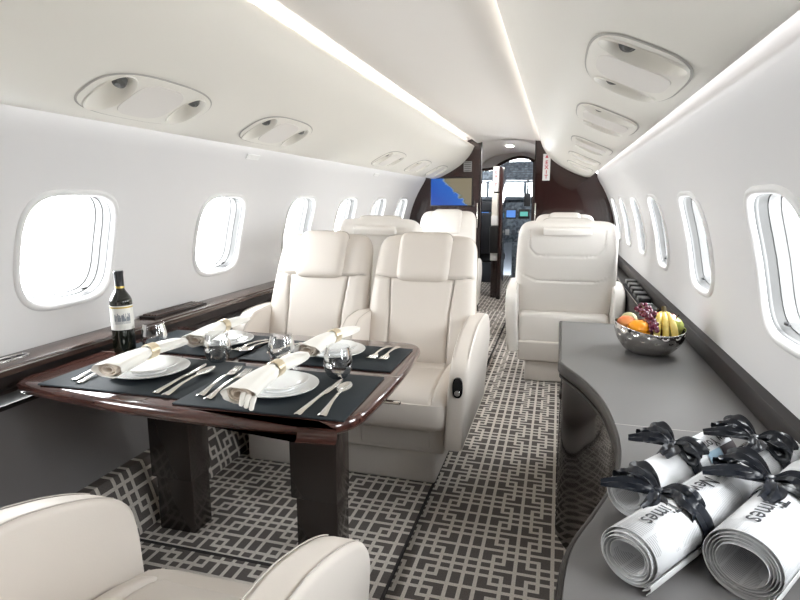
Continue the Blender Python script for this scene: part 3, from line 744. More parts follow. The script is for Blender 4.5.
        for xx, e in ((-wd, .016), (-wd * .93, .007), (-wd * .78, .002), (-wd * .5, 0), (wd * .5, 0), (wd * .78, .002), (wd * .93, .007), (wd, .016)):
            rings.append([Vector((side * arm_x * sx + xx + side * .02 * (1 - min(1, (p.y - .2) / .3)) * -1, p.x, p.y)) for p in off(e)])
        bm = bmesh.new(); loft(bm, rings); bmesh.ops.recalc_face_normals(bm, faces=bm.faces[:])
        a = obj(nm, bm, leather, t, sharp=70)
        bm = bmesh.new()
        for xx in (-wd * .80, wd * .80):
            pth = [Vector((side * arm_x * sx + xx, p.x, p.y + .0002)) for p in P_[10:-10]]
            tube(bm, pth, .0014, 6)
        obj('stitching', bm, 'stitch_shade', a)
        if aisle == side:
            m_ = bmesh.new(); loft(m_, [[Vector((side * arm_x * sx + q[0], -.351 - dd, q[1])) for q in sup(0, .475, .020 - e, .040 - e, 2.6, 32)] for e, dd in ((0, 0), (0, .010), (.003, .012), (.005, .009))])
            c_ = obj('control_unit', m_, 'black_gloss', a); c_['label'] = 'black oval seat control with chrome rim'
            m_ = bmesh.new(); lathe(m_, [(.001, .004), (.011, .004), (.013, 0)], 20)
            for v in m_.verts: v.co = Vector((side * arm_x * sx + v.co.x, -.363 - v.co.z, .455 + v.co.y))
            obj('dial', m_, 'chrome', c_)
        return a
    for s_, f_ in arms: arm(s_, f_)
    return t
XA, XW = -.605, -1.128
make_seat('cream leather seat facing the table, next to the aisle', loc=(XA, 2.37, .028), arms=((1, 0), (-1, .13)), aisle=1, group='cream seats at the dining table')
make_seat('cream leather seat facing the table, next to the left wall', loc=(XW, 2.37, .028), arms=((-1, .13),), group='cream seats at the dining table')
make_seat('cream leather seat in the near left corner with only arms and cushion in view', loc=(-.612, .56, .028), rotz=PI, deep=.22, arms=((1, .0), (-1, .0)), group='cream seats at the dining table')
make_seat('cream leather seat at the left wall, its arm just showing at the left edge', loc=(-1.165, .60, .028), rotz=PI, deep=.2, arms=((1, .0),), group='cream seats at the dining table')
make_seat('cream single seat seen from behind on the right of the aisle', sx=1.24, sh=1.08, loc=(.055, 4.02, 0), rotz=PI, group='single cabin seats', arm_x=.268, leather='leather_lit')
make_seat('cream single seat facing aft at the right bulkhead under the exit placard', sx=1.1, sh=1.08, loc=(.05, 5.15, 0), hi=False, group='single cabin seats', leather='leather_lit')
make_seat('cream single seat seen from behind on the left, back to back with the dining seats', sx=1.08, sh=1.07, loc=(-1.0, 3.42, .028), rotz=PI, hi=False, arms=((1, 0), (-1, 0)), group='single cabin seats', leather='leather_lit')
make_seat('cream single seat facing aft below the map screen', sx=1.08, sh=1.08, loc=(-1.0, 4.92, .028), hi=False, group='single cabin seats', leather='leather_lit')

# ------------------------------------------------------------------ dining table
TZ = .70
t = thing('dining_table', 'glossy dark wood dining table on two stepped legs', 'table', (-.97, 1.55, .028))
o_ = Vector((-.97, 1.55, .028))
def rc(poly, r=.06, n=8):
    out = []
    L = len(poly)
    for i in range(L):
        p0, p1, p2 = Vector(poly[i - 1][:2]), Vector(poly[i][:2]), Vector(poly[(i + 1) % L][:2]); rr = poly[i][2] if len(poly[i]) > 2 else r
        a = p1 + (p0 - p1).normalized() * rr; b = p1 + (p2 - p1).normalized() * rr
        for k in range(n + 1):
            s = k / n; out.append(((1 - s) ** 2 * a + 2 * s * (1 - s) * p1 + s * s * b))
    return out
tab = rc([(-1.478, 1.165, .05), (-1.10, 1.103, .25), (-.66, 1.092, .2), (-.435, 1.115, .12), (-.418, 1.50, .2), (-.445, 1.895, .08), (-1.478, 1.90, .02)])
def shrink(poly, e):
    c = Vector((-.97, 1.5)); out = []
    L = len(poly)
    for i in range(L):
        a, b = poly[i - 1], poly[(i + 1) % L]; d = (b - a); n = Vector((-d.y, d.x)).normalized() if d.length > 1e-9 else Vector((0, 0))
        out.append(poly[i] + n * e)
    return out
bm = bmesh.new(); rings = []
for z, e in ((.662, .020), (.664, .010), (.670, .003), (.680, 0), (.690, .002), (.696, .007), (.699, .013), (.700, .020)):
    rings.append([Vector((p.x, p.y, z)) - o_ for p in shrink(tab, e)])
loft(bm, rings); bmesh.ops.recalc_face_normals(bm, faces=bm.faces[:]); obj('tabletop', bm, 'wood_flat', t, sharp=50)
bm = bmesh.new()                                       # thin inlay line across the fold
box(bm, Vector((-.955, 1.495, .7002)) - o_, (.0, .0, .0)); bm.clear()
box(bm, Vector((-.94, 1.495, .7000)) - o_, (1.06, .0022, .0006)); obj('fold_line', bm, 'shadow_gap', t, smooth=False)
for x in (-1.275, -.728):
    bm = bmesh.new()
    cy = 1.61
    box(bm, Vector((x - .012, cy, .585)) - o_, (.185, .130, .155), .004); leg = obj('leg', bm, 'wood_legs', t)
    boxo('middle_section', Vector((x - .003, cy, .41)) - o_, (.165, .115, .36), 'wood_legs', leg, .004)
    boxo('lower_section', Vector((x + .004, cy, .20)) - o_, (.147, .102, .344), 'wood_legs', leg, .004)
bm = bmesh.new(); box(bm, Vector((-.425, 1.42, .650)) - o_, (.055, .014, .010), .003); box(bm, Vector((-.47, 1.42, .655)) - o_, (.05, .03, .014), .003); obj('latch_lever', bm, 'steel', t)
bm = bmesh.new(); box(bm, Vector((-.97, 1.55, .652)) - o_, (.80, .40, .022), .006); obj('under_frame', bm, 'dark_trim', t)

def placemat(cx, cy, w, h, rot, label):
    bm = bmesh.new(); vs = box(bm, (0, 0, .003), (w, h, .005), .002, 2)
    bmesh.ops.bisect_plane(bm, geom=bm.verts[:] + bm.edges[:] + bm.faces[:], plane_co=(0, 0, 0), plane_no=(1, 0, 0))
    o = obj('placemat', bm, 'placemat'); o.location = (cx, cy, TZ); o.rotation_euler = (0, 0, rot)
    tag(o, label, 'placemat', 'dark placemats on the table')
placemat(-1.137, 1.318, .455, .325, .02, 'dark placemat nearest the wall on the near side of the table')
placemat(-.683, 1.296, .455, .335, .02, 'dark placemat at the aisle end on the near side of the table')
placemat(-.712, 1.655, .51, .265, .0, 'dark placemat at the aisle end on the far side of the table')
placemat(-1.20, 1.672, .43, .29, .0, 'dark placemat nearest the wall on the far side of the table')
MZ = TZ + .0055
def plates(x, y, r, wh):
    bm = bmesh.new(); lathe(bm, [(.0005, .004), (r * .55, .004), (r * .62, .006), (r * .80, .012), (r, .0165), (r * 1.003, .0155), (r * .97, .012), (r * .62, .001), (.0005, 0)], 56)
    o = obj('dinner_plate', bm, 'porcelain'); o.location = (x, y, MZ); tag(o, 'large white dinner plate lying on %s' % wh, 'plate', 'white dinner plates')
    bm = bmesh.new(); r2 = r * .74; zz = .0045
    lathe(bm, [(.0005, .009), (r2 * .55, .009), (r2 * .66, .012), (r2 * .86, .021), (r2, .0235), (r2 * 1.004, .022), (r2 * .95, .0185), (r2 * .6, .006), (r2 * .58, .0), (r2 * .52, .0), (r2 * .5, .004), (.0005, .004)], 56)
    o = obj('salad_plate', bm, 'porcelain'); o.location = (x, y, MZ + .0045); tag(o, 'smaller white plate stacked on the dinner plate on %s' % wh, 'plate', 'white salad plates')
def napkin(x, y, rot, L, wh, tip=1.0, z0=.026):
    t = thing('rolled_napkin', 'white rolled napkin in a ring across the plates on %s' % wh, 'napkin', (x, y, MZ + z0), rot, 'rolled napkins')
    # outline along +y: flared mouth, pinch at ring, flat rounded leaf
    st = [(0, .052, .024), (.12, .050, .024), (.25, .043, .024), (.38, .034, .022), (.46, .024, .019), (.54, .024, .018), (.62, .033, .018), (.74, .040 * tip, .016), (.86, .038 * tip, .014), (.95, .026 * tip, .010), (1.0, .008, .005)]
    rings = []
    rnd = random.Random(int(abs(x * 1000)))
    ph = [rnd.uniform(0, 6) for _ in range(3)]
    P = catmull([Vector((s * L - .52 * L, a * .74, b * .92)) for s, a, b in st], 4)
    for i, p in enumerate(P):
        s = i / (len(P) - 1); ring = []
        for k in range(36):
            a = 2 * PI * k / 36
            wv = 1 + .07 * math.sin(3 * a + ph[0] + s * 4) + .05 * math.sin(7 * a + ph[1] - s * 6)
            zc = .024 + .010 * math.sin(PI * s)
            ring.append(Vector((p.y * math.cos(a) * wv, p.x + (.014 * math.cos(a + .6) if i < 3 else 0), zc + p.z * math.sin(a) * wv)))
        rings.append(ring)
    # mouth: turn inwards into the roll
    inner = []
    for d, f in ((.004, .86), (.03, .80), (.06, .6)):
        inner.append([Vector((q.x * f, q.y + d, (q.z - .026) * f + .026)) for q in rings[0]])
    bm = bmesh.new(); loft(bm, list(reversed(inner)) + rings); bmesh.ops.recalc_face_normals(bm, faces=bm.faces[:]); obj('cloth', bm, 'linen', t, sharp=70)
    # folded layers showing in the mouth
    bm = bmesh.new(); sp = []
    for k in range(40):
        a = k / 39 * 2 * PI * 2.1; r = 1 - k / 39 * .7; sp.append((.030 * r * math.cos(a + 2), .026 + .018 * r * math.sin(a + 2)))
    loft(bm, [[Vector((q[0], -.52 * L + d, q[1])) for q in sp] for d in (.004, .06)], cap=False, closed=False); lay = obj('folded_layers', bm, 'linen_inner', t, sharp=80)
    md = lay.modifiers.new('thick', 'SOLIDIFY'); md.thickness = .003
    bm = bmesh.new()      # pleats hanging at the mouth
    for k in range(3):
        x0 = .012 + .013 * k
        tube(bm, catmull([(x0, -.50 * L, .028 - .004 * k), (x0 + .003, -.535 * L, .018 - .004 * k), (x0 + .004, -.56 * L, .004 - .004 * k)], 4), [.007] * 4 + [.006] * 4 + [.003], 8, squash=.6)
    if tip > 1.1: obj('pleats', bm, 'linen', t)
    else: bm.free()
    bm = bmesh.new(); rr = []
    for d, e in ((-.017, .0012), (-.016, .0035), (.016, .0035), (.017, .0012)):
        rr.append([Vector(((.0185 + e) * math.cos(a), -.02 * L + d + .0, .034 + (.0195 + e) * math.sin(a))) for a in [2 * PI * k / 32 for k in range(32)]])
    loft(bm, rr, cap=False); o = obj('napkin_ring', bm, 'ring', t); o['label'] = 'pale gold napkin ring'
    return t
def utensil(kind, x, y, rot, wh, n_of=0, L=.20):
    names = {'fork': 'fork', 'knife': 'knife', 'spoon': 'spoon'}
    bm = bmesh.new()
    def strip(sec, th=.0022):           # (y, halfwidth, z)
        rings = [[Vector((-w_, yy, z)), Vector((-w_ * .6, yy, z + th)), Vector((w_ * .6, yy, z + th)), Vector((w_, yy, z)), Vector((w_ * .6, yy, z - th * .3)), Vector((-w_ * .6, yy, z - th * .3))] for yy, w_, z in sec]
        loft(bm, rings)
    H = [(-.5 * L, .008, .0025), (-.49 * L, .0115, .0025), (-.42 * L, .0100, .003), (-.30 * L, .0070, .006), (-.15 * L, .0045, .009), (.05 * L, .0034, .010), (.15 * L, .0036, .009)]
    if kind == 'knife':
        strip([(-.56 * L, .006, .0025), (-.55 * L, .0095, .0025), (-.40 * L, .0075, .004), (-.1 * L, .0050, .004), (.02 * L, .0055, .004), (.06 * L, .0085, .003), (.30 * L, .0095, .002), (.48 * L, .008, .002), (.55 * L, .002, .002)])
    elif kind == 'spoon':
        strip(H)
        rings = []
        for i in range(13):
            s = i / 12; yy = .14 * L + s * .36 * L; w_ = .019 * math.sin(PI * (s * .94 + .03)) ** .62; dz = -.006 * math.sin(PI * s)
            rings.append([Vector((w_ * c, yy, .0085 + dz * (1 - c * c) + .001)) for c in (-1, -.7, -.35, 0, .35, .7, 1)] + [Vector((w_ * c, yy, .0085 + dz * (1 - c * c) - .0008)) for c in (1, .7, .35, 0, -.35, -.7, -1)])
        loft(bm, rings)
    else:
        strip(H + [(.19 * L, .008, .007), (.24 * L, .0125, .005), (.32 * L, .0130, .0045)])
        for k in range(4):
            xx = -.0105 + .007 * k
            tube(bm, [(xx, .30 * L, .0055), (xx, .38 * L, .0045), (xx * .95, .45 * L, .006), (xx * .9, .50 * L, .010)], [.0024, .0022, .0018, .001], 6)
    bmesh.ops.recalc_face_normals(bm, faces=bm.faces[:])
    o = obj('table_' + kind, bm, 'steel'); o.location = (x, y, MZ + .0006); o.rotation_euler = (0, 0, rot)
    tag(o, wh, kind, 'silver cutlery on the placemats')
NL, NR, FR, FL = 'the near placemat by the wall', 'the near placemat by the aisle', 'the far placemat by the aisle', 'the far placemat by the wall'
plates(-1.135, 1.325, .112, NL); napkin(-1.140, 1.345, .0, .335, NL)
plates(-.700, 1.290, .108, NR); napkin(-.700, 1.287, .0, .37, NR, 1.15)
plates(-.695, 1.665, .104, FR); napkin(-.690, 1.665, -.14, .33, FR)
plates(-1.125, 1.690, .104, FL); napkin(-1.125, 1.70, .04, .36, FL, .9)
utensil('fork', -1.300, 1.315, .13, 'outer silver fork on ' + NL, L=.24); utensil('fork', -1.266, 1.300, .13, 'inner silver fork, beside the plate, on ' + NL, L=.24)
utensil('knife', -1.005, 1.30, .11, 'silver knife right of the plate on ' + NL, L=.24); utensil('spoon', -.963, 1.280, .06, 'silver spoon right of the knife on ' + NL, L=.24)
utensil('fork', -.882, 1.30, .13, 'outer silver fork on ' + NR, L=.24); utensil('fork', -.845, 1.285, .09, 'inner silver fork, partly behind the napkin, on ' + NR, L=.24)
utensil('knife', -.566, 1.27, -.02, 'silver knife right of the plate on ' + NR, L=.25); utensil('spoon', -.520, 1.255, .09, 'silver spoon right of the knife on ' + NR, L=.235)
utensil('fork', -.548, 1.70, PI - .06, 'silver fork beside the plate on ' + FR, L=.18); utensil('fork', -.512, 1.70, PI - .02, 'silver fork at the aisle edge of ' + FR, L=.18)
utensil('knife', -.832, 1.66, PI - .15, 'silver knife left of the plate on ' + FR, L=.19); utensil('spoon', -.868, 1.66, PI - .2, 'silver spoon left of the knife on ' + FR, L=.18)
utensil('fork', -1.005, 1.67, PI - .12, 'outer silver fork right of the plate on ' + FL, L=.18); utensil('fork', -.975, 1.655, PI - .1, 'silver fork at the right edge of ' + FL, L=.18) if False else utensil('spoon', -1.03 + .055, 1.66, PI - .12, 'silver spoon right of the plate on ' + FL, L=.18)
utensil('knife', -1.262, 1.70, PI - .1, 'silver knife left of the plate on ' + FL, L=.19)
def glass(x, y, label, z=MZ):
    r = .040
    pr_o = [(.0005, 0), (.021, 0), (.026, .002), (.034, .012), (.040, .028), (.042, .042), (.040, .060), (.036, .078), (.0335, .090), (.0335, .0915)]
    pr_i = [(.0325, .0915), (.0325, .090), (.0350, .078), (.0390, .060), (.041, .042), (.039, .029), (.033, .014), (.024, .006), (.0005, .005)]
    bm = bmesh.new(); lathe(bm, catmull2(pr_o), 40); bmesh.ops.recalc_face_normals(bm, faces=bm.faces[:])
    o = obj('stemless_glass', bm, 'thin_glass', sharp=70); o.location = (x, y, z); tag(o, label, 'glass', 'stemless glasses on the table')
def catmull2(P, n=3): return [(max(p.x, .0004), p.y) for p in catmull([Vector(q) for q in P], n)]
glass(-1.295, 1.50 + .045, 'clear stemless glass beside the wine bottle')
glass(-1.008, 1.478, 'clear stemless glass between the two placemats nearest the wall')
glass(-.806, 1.515, 'clear stemless glass in the middle of the table, above the near aisle napkin')
glass(-.585, 1.430, 'clear stemless glass nearest the aisle')
# wine bottle
t = thing('wine_bottle', 'dark wine bottle with white label by the left ledge', 'bottle', (-1.392, 1.515, TZ + .0005)); t.scale = (.96, .96, .93)
bm = bmesh.new(); lathe(bm, catmull2([(.0005, .003), (.030, .0), (.0350, .004), (.0360, .012), (.0362, .10), (.0362, .175), (.0345, .193), (.025, .212), (.0165, .226), (.0145, .240), (.0145, .285), (.012, .287), (.0005, .287)]), 48)
obj('bottle', bm, 'bottle_glass', t, sharp=60)
bm = bmesh.new(); lathe(bm, [(.0155, .238), (.0152, .250), (.0150, .282), (.0160, .284), (.0160, .292), (.0145, .294), (.0005, .294)], 32); obj('foil', bm, 'bottle_foil', t)
bm = bmesh.new(); lathe(bm, [(.0158, .232), (.0160, .236), (.0156, .239)], 32); obj('neck_band', bm, 'gold', t)
def wrapped(bm, r, a0, z0, m=1.0):
    for v in bm.verts: a = a0 + v.co.x / r; v.co = Vector((r * math.sin(a) * 1, -r * math.cos(a), z0 + v.co.y))
bm = bmesh.new(); A = [math.radians(-85 + 170 * k / 24) for k in range(25)]
ACAM = math.radians(43)
loft(bm, [[Vector((.0366 * math.sin(a + ACAM), -.0366 * math.cos(a + ACAM), z)) for a in A] for z in (.085, .172)], cap=False, closed=False); lb = obj('label_paper', bm, 'label', t)
bm = bmesh.new(); loft(bm, [[Vector((.0368 * math.sin(a + ACAM), -.0368 * math.cos(a + ACAM), z)) for a in A] for z in (.163, .168)], cap=False, closed=False); obj('gold_band', bm, 'gold', lb)
bm = bmesh.new(); rnd = random.Random(3)
for k in range(46):       # engraved picture on the label: towers and roofs in grey
    x = rnd.uniform(-.026, .026); h = rnd.uniform(.006, .030); w_ = rnd.uniform(.0006, .0016)
    vs = [bm.verts.new(p) for p in ((x - w_, 0, 0), (x + w_, 0, 0), (x + w_, h, 0), (x - w_, h, 0))]; bm.faces.new(vs)
for k in range(3):
    vs = [bm.verts.new(p) for p in ((-.027, -.003 - .0028 * k, 0), (.027, -.003 - .0028 * k, 0), (.027, -.0018 - .0028 * k, 0), (-.027, -.0018 - .0028 * k, 0))]; bm.faces.new(vs)
bmesh.ops.subdivide_edges(bm, edges=[e for e in bm.edges if e.calc_length() > .04], cuts=12, use_grid_fill=True)
wrapped(bm, .0369, ACAM, .116); obj('print', bm, 'label_ink', lb, smooth=False)

# ------------------------------------------------------------------ credenza
CZ = .65
front = catmull([Vector(p) for p in [(.012, .25), (.014, .60), (.018, .73), (.034, .86), (.079, .985), (.125, 1.12), (.148, 1.27), (.148, 1.43), (.132, 1.60), (.090, 1.77), (.034, 1.915), (.020, 1.96)]], 6)
def inset(P_, e):
    out = []
    for i in range(len(P_)):
        d = P_[min(i + 1, len(P_) - 1)] - P_[max(i - 1, 0)]; n = Vector((d.y, -d.x)).normalized(); out.append(P_[i] + n * e)
    return out
def cpoly(e): 
    f = inset(front, e); return f + [Vector((.022 + e, 2.00)), Vector((.022 + e, 2.665 - e)), Vector((.545, 2.665 - e)), Vector((.545, .25))]
t = thing('credenza', 'curved grey topped credenza with dark glossy front on the right', 'cabinet', (.30, 1.5, 0)); o_ = Vector((.30, 1.5, 0))
bm = bmesh.new(); loft(bm, [[Vector((p.x, p.y, z)) - o_ for p in cpoly(e)] for z, e in ((.632, .010), (.646, .009), (.650, .011))]); bmesh.ops.recalc_face_normals(bm, faces=bm.faces[:]); obj('worktop', bm, 'counter_top', t, sharp=40)
bm = bmesh.new(); loft(bm, [[Vector((p.x, p.y, z)) - o_ for p in cpoly(e)] for z, e in ((.610, .012), (.612, .004), (.620, .0), (.640, .0), (.648, .003), (.6495, .006), (.6495, .010), (.61, .02))], cap=False); bmesh.ops.recalc_face_normals(bm, faces=bm.faces[:]); obj('edge_trim', bm, 'counter_edge', t, sharp=40)
bm = bmesh.new(); loft(bm, [[Vector((p.x, p.y, z)) - o_ for p in cpoly(e)] for z, e in ((.594, .012), (.596, .006), (.604, .006), (.606, .012))], cap=False); bmesh.ops.recalc_face_normals(bm, faces=bm.faces[:]); obj('lower_trim', bm, 'counter_edge', t, sharp=40)
bm = bmesh.new(); loft(bm, [[Vector((p.x, p.y, z)) - o_ for p in cpoly(e)] for z, e in ((.002, .020), (.612, .018))]); bmesh.ops.recalc_face_normals(bm, faces=bm.faces[:]); fc = obj('cabinet_front', bm, 'fascia', t, sharp=40)
for y in (1.965, 2.31): boxo('door_gap', Vector((.0405, y, .30)) - o_, (.004, .004, .56), 'black', fc)
bm = bmesh.new(); box(bm, Vector((.036, 2.05, .50)) - o_, (.012, .05, .02), .004); obj('door_catch', bm, 'dark_trim', fc)
bm = bmesh.new(); box(bm, Vector((.333, 1.425, .6501)) - o_, (.35, .002, .0006)); obj('worktop_seam', bm, 'shadow_gap', t, smooth=False)

# ------------------------------------------------------------------ fruit bowl
BX, BY = .337, 2.17
t = thing('fruit_bowl', 'hammered silver bowl of fruit on the credenza', 'bowl', (BX, BY, CZ))
bm = bmesh.new(); rings = []
prof = catmull2([(.045, .0), (.062, .002), (.088, .020), (.110, .050), (.120, .078), (.121, .100), (.119, .100), (.117, .078), (.107, .052), (.085, .024), (.060, .008), (.0005, .006)], 7)
for q_, (r, z) in enumerate(prof):
    ring = []
    for k in range(120):
        a = 2 * PI * k / 120; row = math.floor(z / .021)
        dm = 1 - .045 * max(0, math.cos(15 * a + PI * row)) * max(0, math.sin(PI * ((z / .021) % 1))) * (1 if .006 < z < .098 and q_ < len(prof) * .55 else 0)
        f_ = 1 + (.10 * math.cos(a - 2.6) + .05 * math.cos(2 * a - .4)) * min(1, z / .07)
        ring.append(Vector((r * dm * math.cos(a), r * dm * math.sin(a), z * f_)))
    rings.append(ring)
loft(bm, rings, cap=False); vs = [v for v in bm.verts]; bmesh.ops.recalc_face_normals(bm, faces=bm.faces[:]); obj('bowl', bm, 'bowl_metal', t, sharp=70)
bm = bmesh.new(); lathe(bm, [(.0005, .0005), (.046, .0005), (.05, .003)], 40); obj('foot', bm, 'bowl_metal', t)
def fruit(name, cat, x, y, z, r, material, label, squash=.92, dimple=.10, stem=True, rot=(0, 0, 0)):
    t = thing(name, label, cat, (BX + x, BY + y, CZ + z)); t.rotation_euler = rot
    pr = []
    for k in range(25):
        a = -PI / 2 + PI * k / 24; rr = r * math.cos(a); zz = r * squash * math.sin(a)
        zz -= math.copysign(r * dimple * math.exp(-(rr / (r * .30)) ** 2) * 2, zz) if dimple else 0
        pr.append((max(rr, .0004), zz))
    bm = bmesh.new(); lathe(bm, pr, 32); bmesh.ops.recalc_face_normals(bm, faces=bm.faces[:]); obj('flesh', bm, material, t, sharp=80)
    if stem:
        bm = bmesh.new(); tube(bm, [(0, 0, r * squash - .012), (.002, 0, r * squash + .004), (.005, .001, r * squash + .012)], [.0018, .0016, .0024], 8); obj('stem', bm, 'stem', t)
    return t
fruit('peach', 'fruit', -.078, .008, .100, .036, 'peach', 'red and orange peach at the left rim of the fruit bowl', .95, .05, False)
fruit('kiwi', 'fruit', -.064, .066, .108, .030, 'kiwi', 'pale green fruit behind the peach in the bowl', .9, .0, False)
fruit('orange', 'fruit', -.042, -.042, .092, .040, 'orange', 'bright orange at the front of the fruit bowl', .95, .03, False)
fruit('red_apple', 'fruit', .030, .072, .108, .038, 'red_apple', 'red and pink apple at the back of the fruit bowl', .9, .10)
fruit('green_apple', 'fruit', .076, .010, .103, .040, 'green_apple', 'green apple at the right rim of the fruit bowl', .92, .10, rot=(.2, .3, 0))
fruit('plum', 'fruit', .080, .062, .118, .022, 'red_apple', 'small dark red plum behind the green apple', .95, .04, False)
# grapes
t = thing('grape_bunch', 'bunch of dark red grapes draped over the fruit', 'fruit', (BX, BY, CZ + .10))
bm = bmesh.new(); tube(bm, catmull([(-.03, .05, .075), (-.02, .03, .06), (.0, -.01, .045), (.02, -.06, .01)], 4), .0018, 6); obj('stem', bm, 'stem', t)
rnd = random.Random(5); g0 = None
pth = catmull([Vector((-.030, .045, .058)), Vector((-.012, .015, .045)), Vector((-.004, -.015, .034)), Vector((-.002, -.05, .020)), Vector((.006, -.078, .004))], 8)
for k in range(52):
    p = pth[min(len(pth) - 1, int(k / 52 * len(pth)))]; sp_ = .020 if k < 34 else .014
    q = p + Vector((rnd.uniform(-1, 1) * sp_, rnd.uniform(-1, 1) * sp_ * .7, rnd.uniform(-.5, 1) * sp_ * .7))
    if g0 is None:
        bm = bmesh.new(); bmesh.ops.create_icosphere(bm, subdivisions=3, radius=.0092); g0 = obj('grape', bm, 'grape', t, sharp=90); g0.location = q
    else: c = dup(g0, t); c.location = q; s_ = rnd.uniform(.85, 1.1); c.scale = (s_, s_, s_)
# bananas
t = thing('banana_bunch', 'bunch of yellow bananas at the front of the fruit bowl', 'fruit', (BX + .040, BY - .02, CZ + .10))
for k in range(3):
    fx = -.022 + .024 * k
    P_ = catmull([(.004 + fx * .1, .022, .058), (.002 + fx * .5, .010, .050), (fx * .8, -.016, .036), (fx * 1.15, -.046, .006), (fx * 1.25, -.058, -.030), (fx * 1.15, -.050, -.052)], 5)
    n_ = len(P_); rad = []
    for i in range(n_):
        s = i / (n_ - 1); rad.append(.0045 + .0100 * max(0, math.sin(PI * min(1, max(0, (s - .12) / .86)))) ** .55 if s > .12 else .0045)
    rad[-1] = .003
    bm = bmesh.new(); tube(bm, P_, rad, 6); 
    b_ = obj('banana', bm, 'banana', t, sharp=75)
    md = b_.modifiers.new('round', 'SUBSURF'); md.levels = 1; md.render_levels = 1
bm = bmesh.new(); tube(bm, [(.004, .020, .054), (.004, .026, .066), (.003, .030, .074)], [.009, .0075, .006], 8); obj('crown', bm, 'banana_tip', t)

# ------------------------------------------------------------------ newspapers
def ring_band(bm, X, r, w_, seg=56, th=.0012, squash=(1, 1), turns=1):
    rings = []
    for dx, e in ((-w_ / 2, .0), (-w_ / 2, th), (-w_ / 6, th * 1.6), (w_ / 6, th * 1.6), (w_ / 2, th), (w_ / 2, 0)):
        rings.append([Vector((X + dx + .004 * math.sin(2 * a), (r + .0006 + e) * squash[0] * math.cos(a), (r + .0006 + e) * squash[1] * math.sin(a))) for a in [2 * PI * k / seg for k in range(seg)]])
    loft(bm, rings, cap=False)
def satin(bm, path, widths, wd=Vector((1, 0, 0)), crease=.004, th=.0008):
    """ribbon strip along path with a slight crease, wd = width direction"""
    P_ = catmull([Vector(p) for p in path], 6); n = len(P_); rings = []
    W_ = catmull([Vector((w_, 0)) for w_ in widths], max(1, round((n - 1) / (len(widths) - 1))))
    for i, p in enumerate(P_):
        t_ = (P_[min(i + 1, n - 1)] - P_[max(i - 1, 0)]).normalized(); s = wd - t_ * wd.dot(t_); s.normalize(); nn = t_.cross(s)
        w_ = W_[min(i, len(W_) - 1)].x
        top = [p + s * w_ * c + nn * (crease * math.cos(c * 7 + i * .3) * abs(w_) / .02) for c in (-1, -.66, -.33, 0, .33, .66, 1)]
        bot = [q - nn * th for q in reversed(top)]
        rings.append(top + bot)
    loft(bm, rings); bmesh.ops.recalc_face_normals(bm, faces=bm.faces[:])
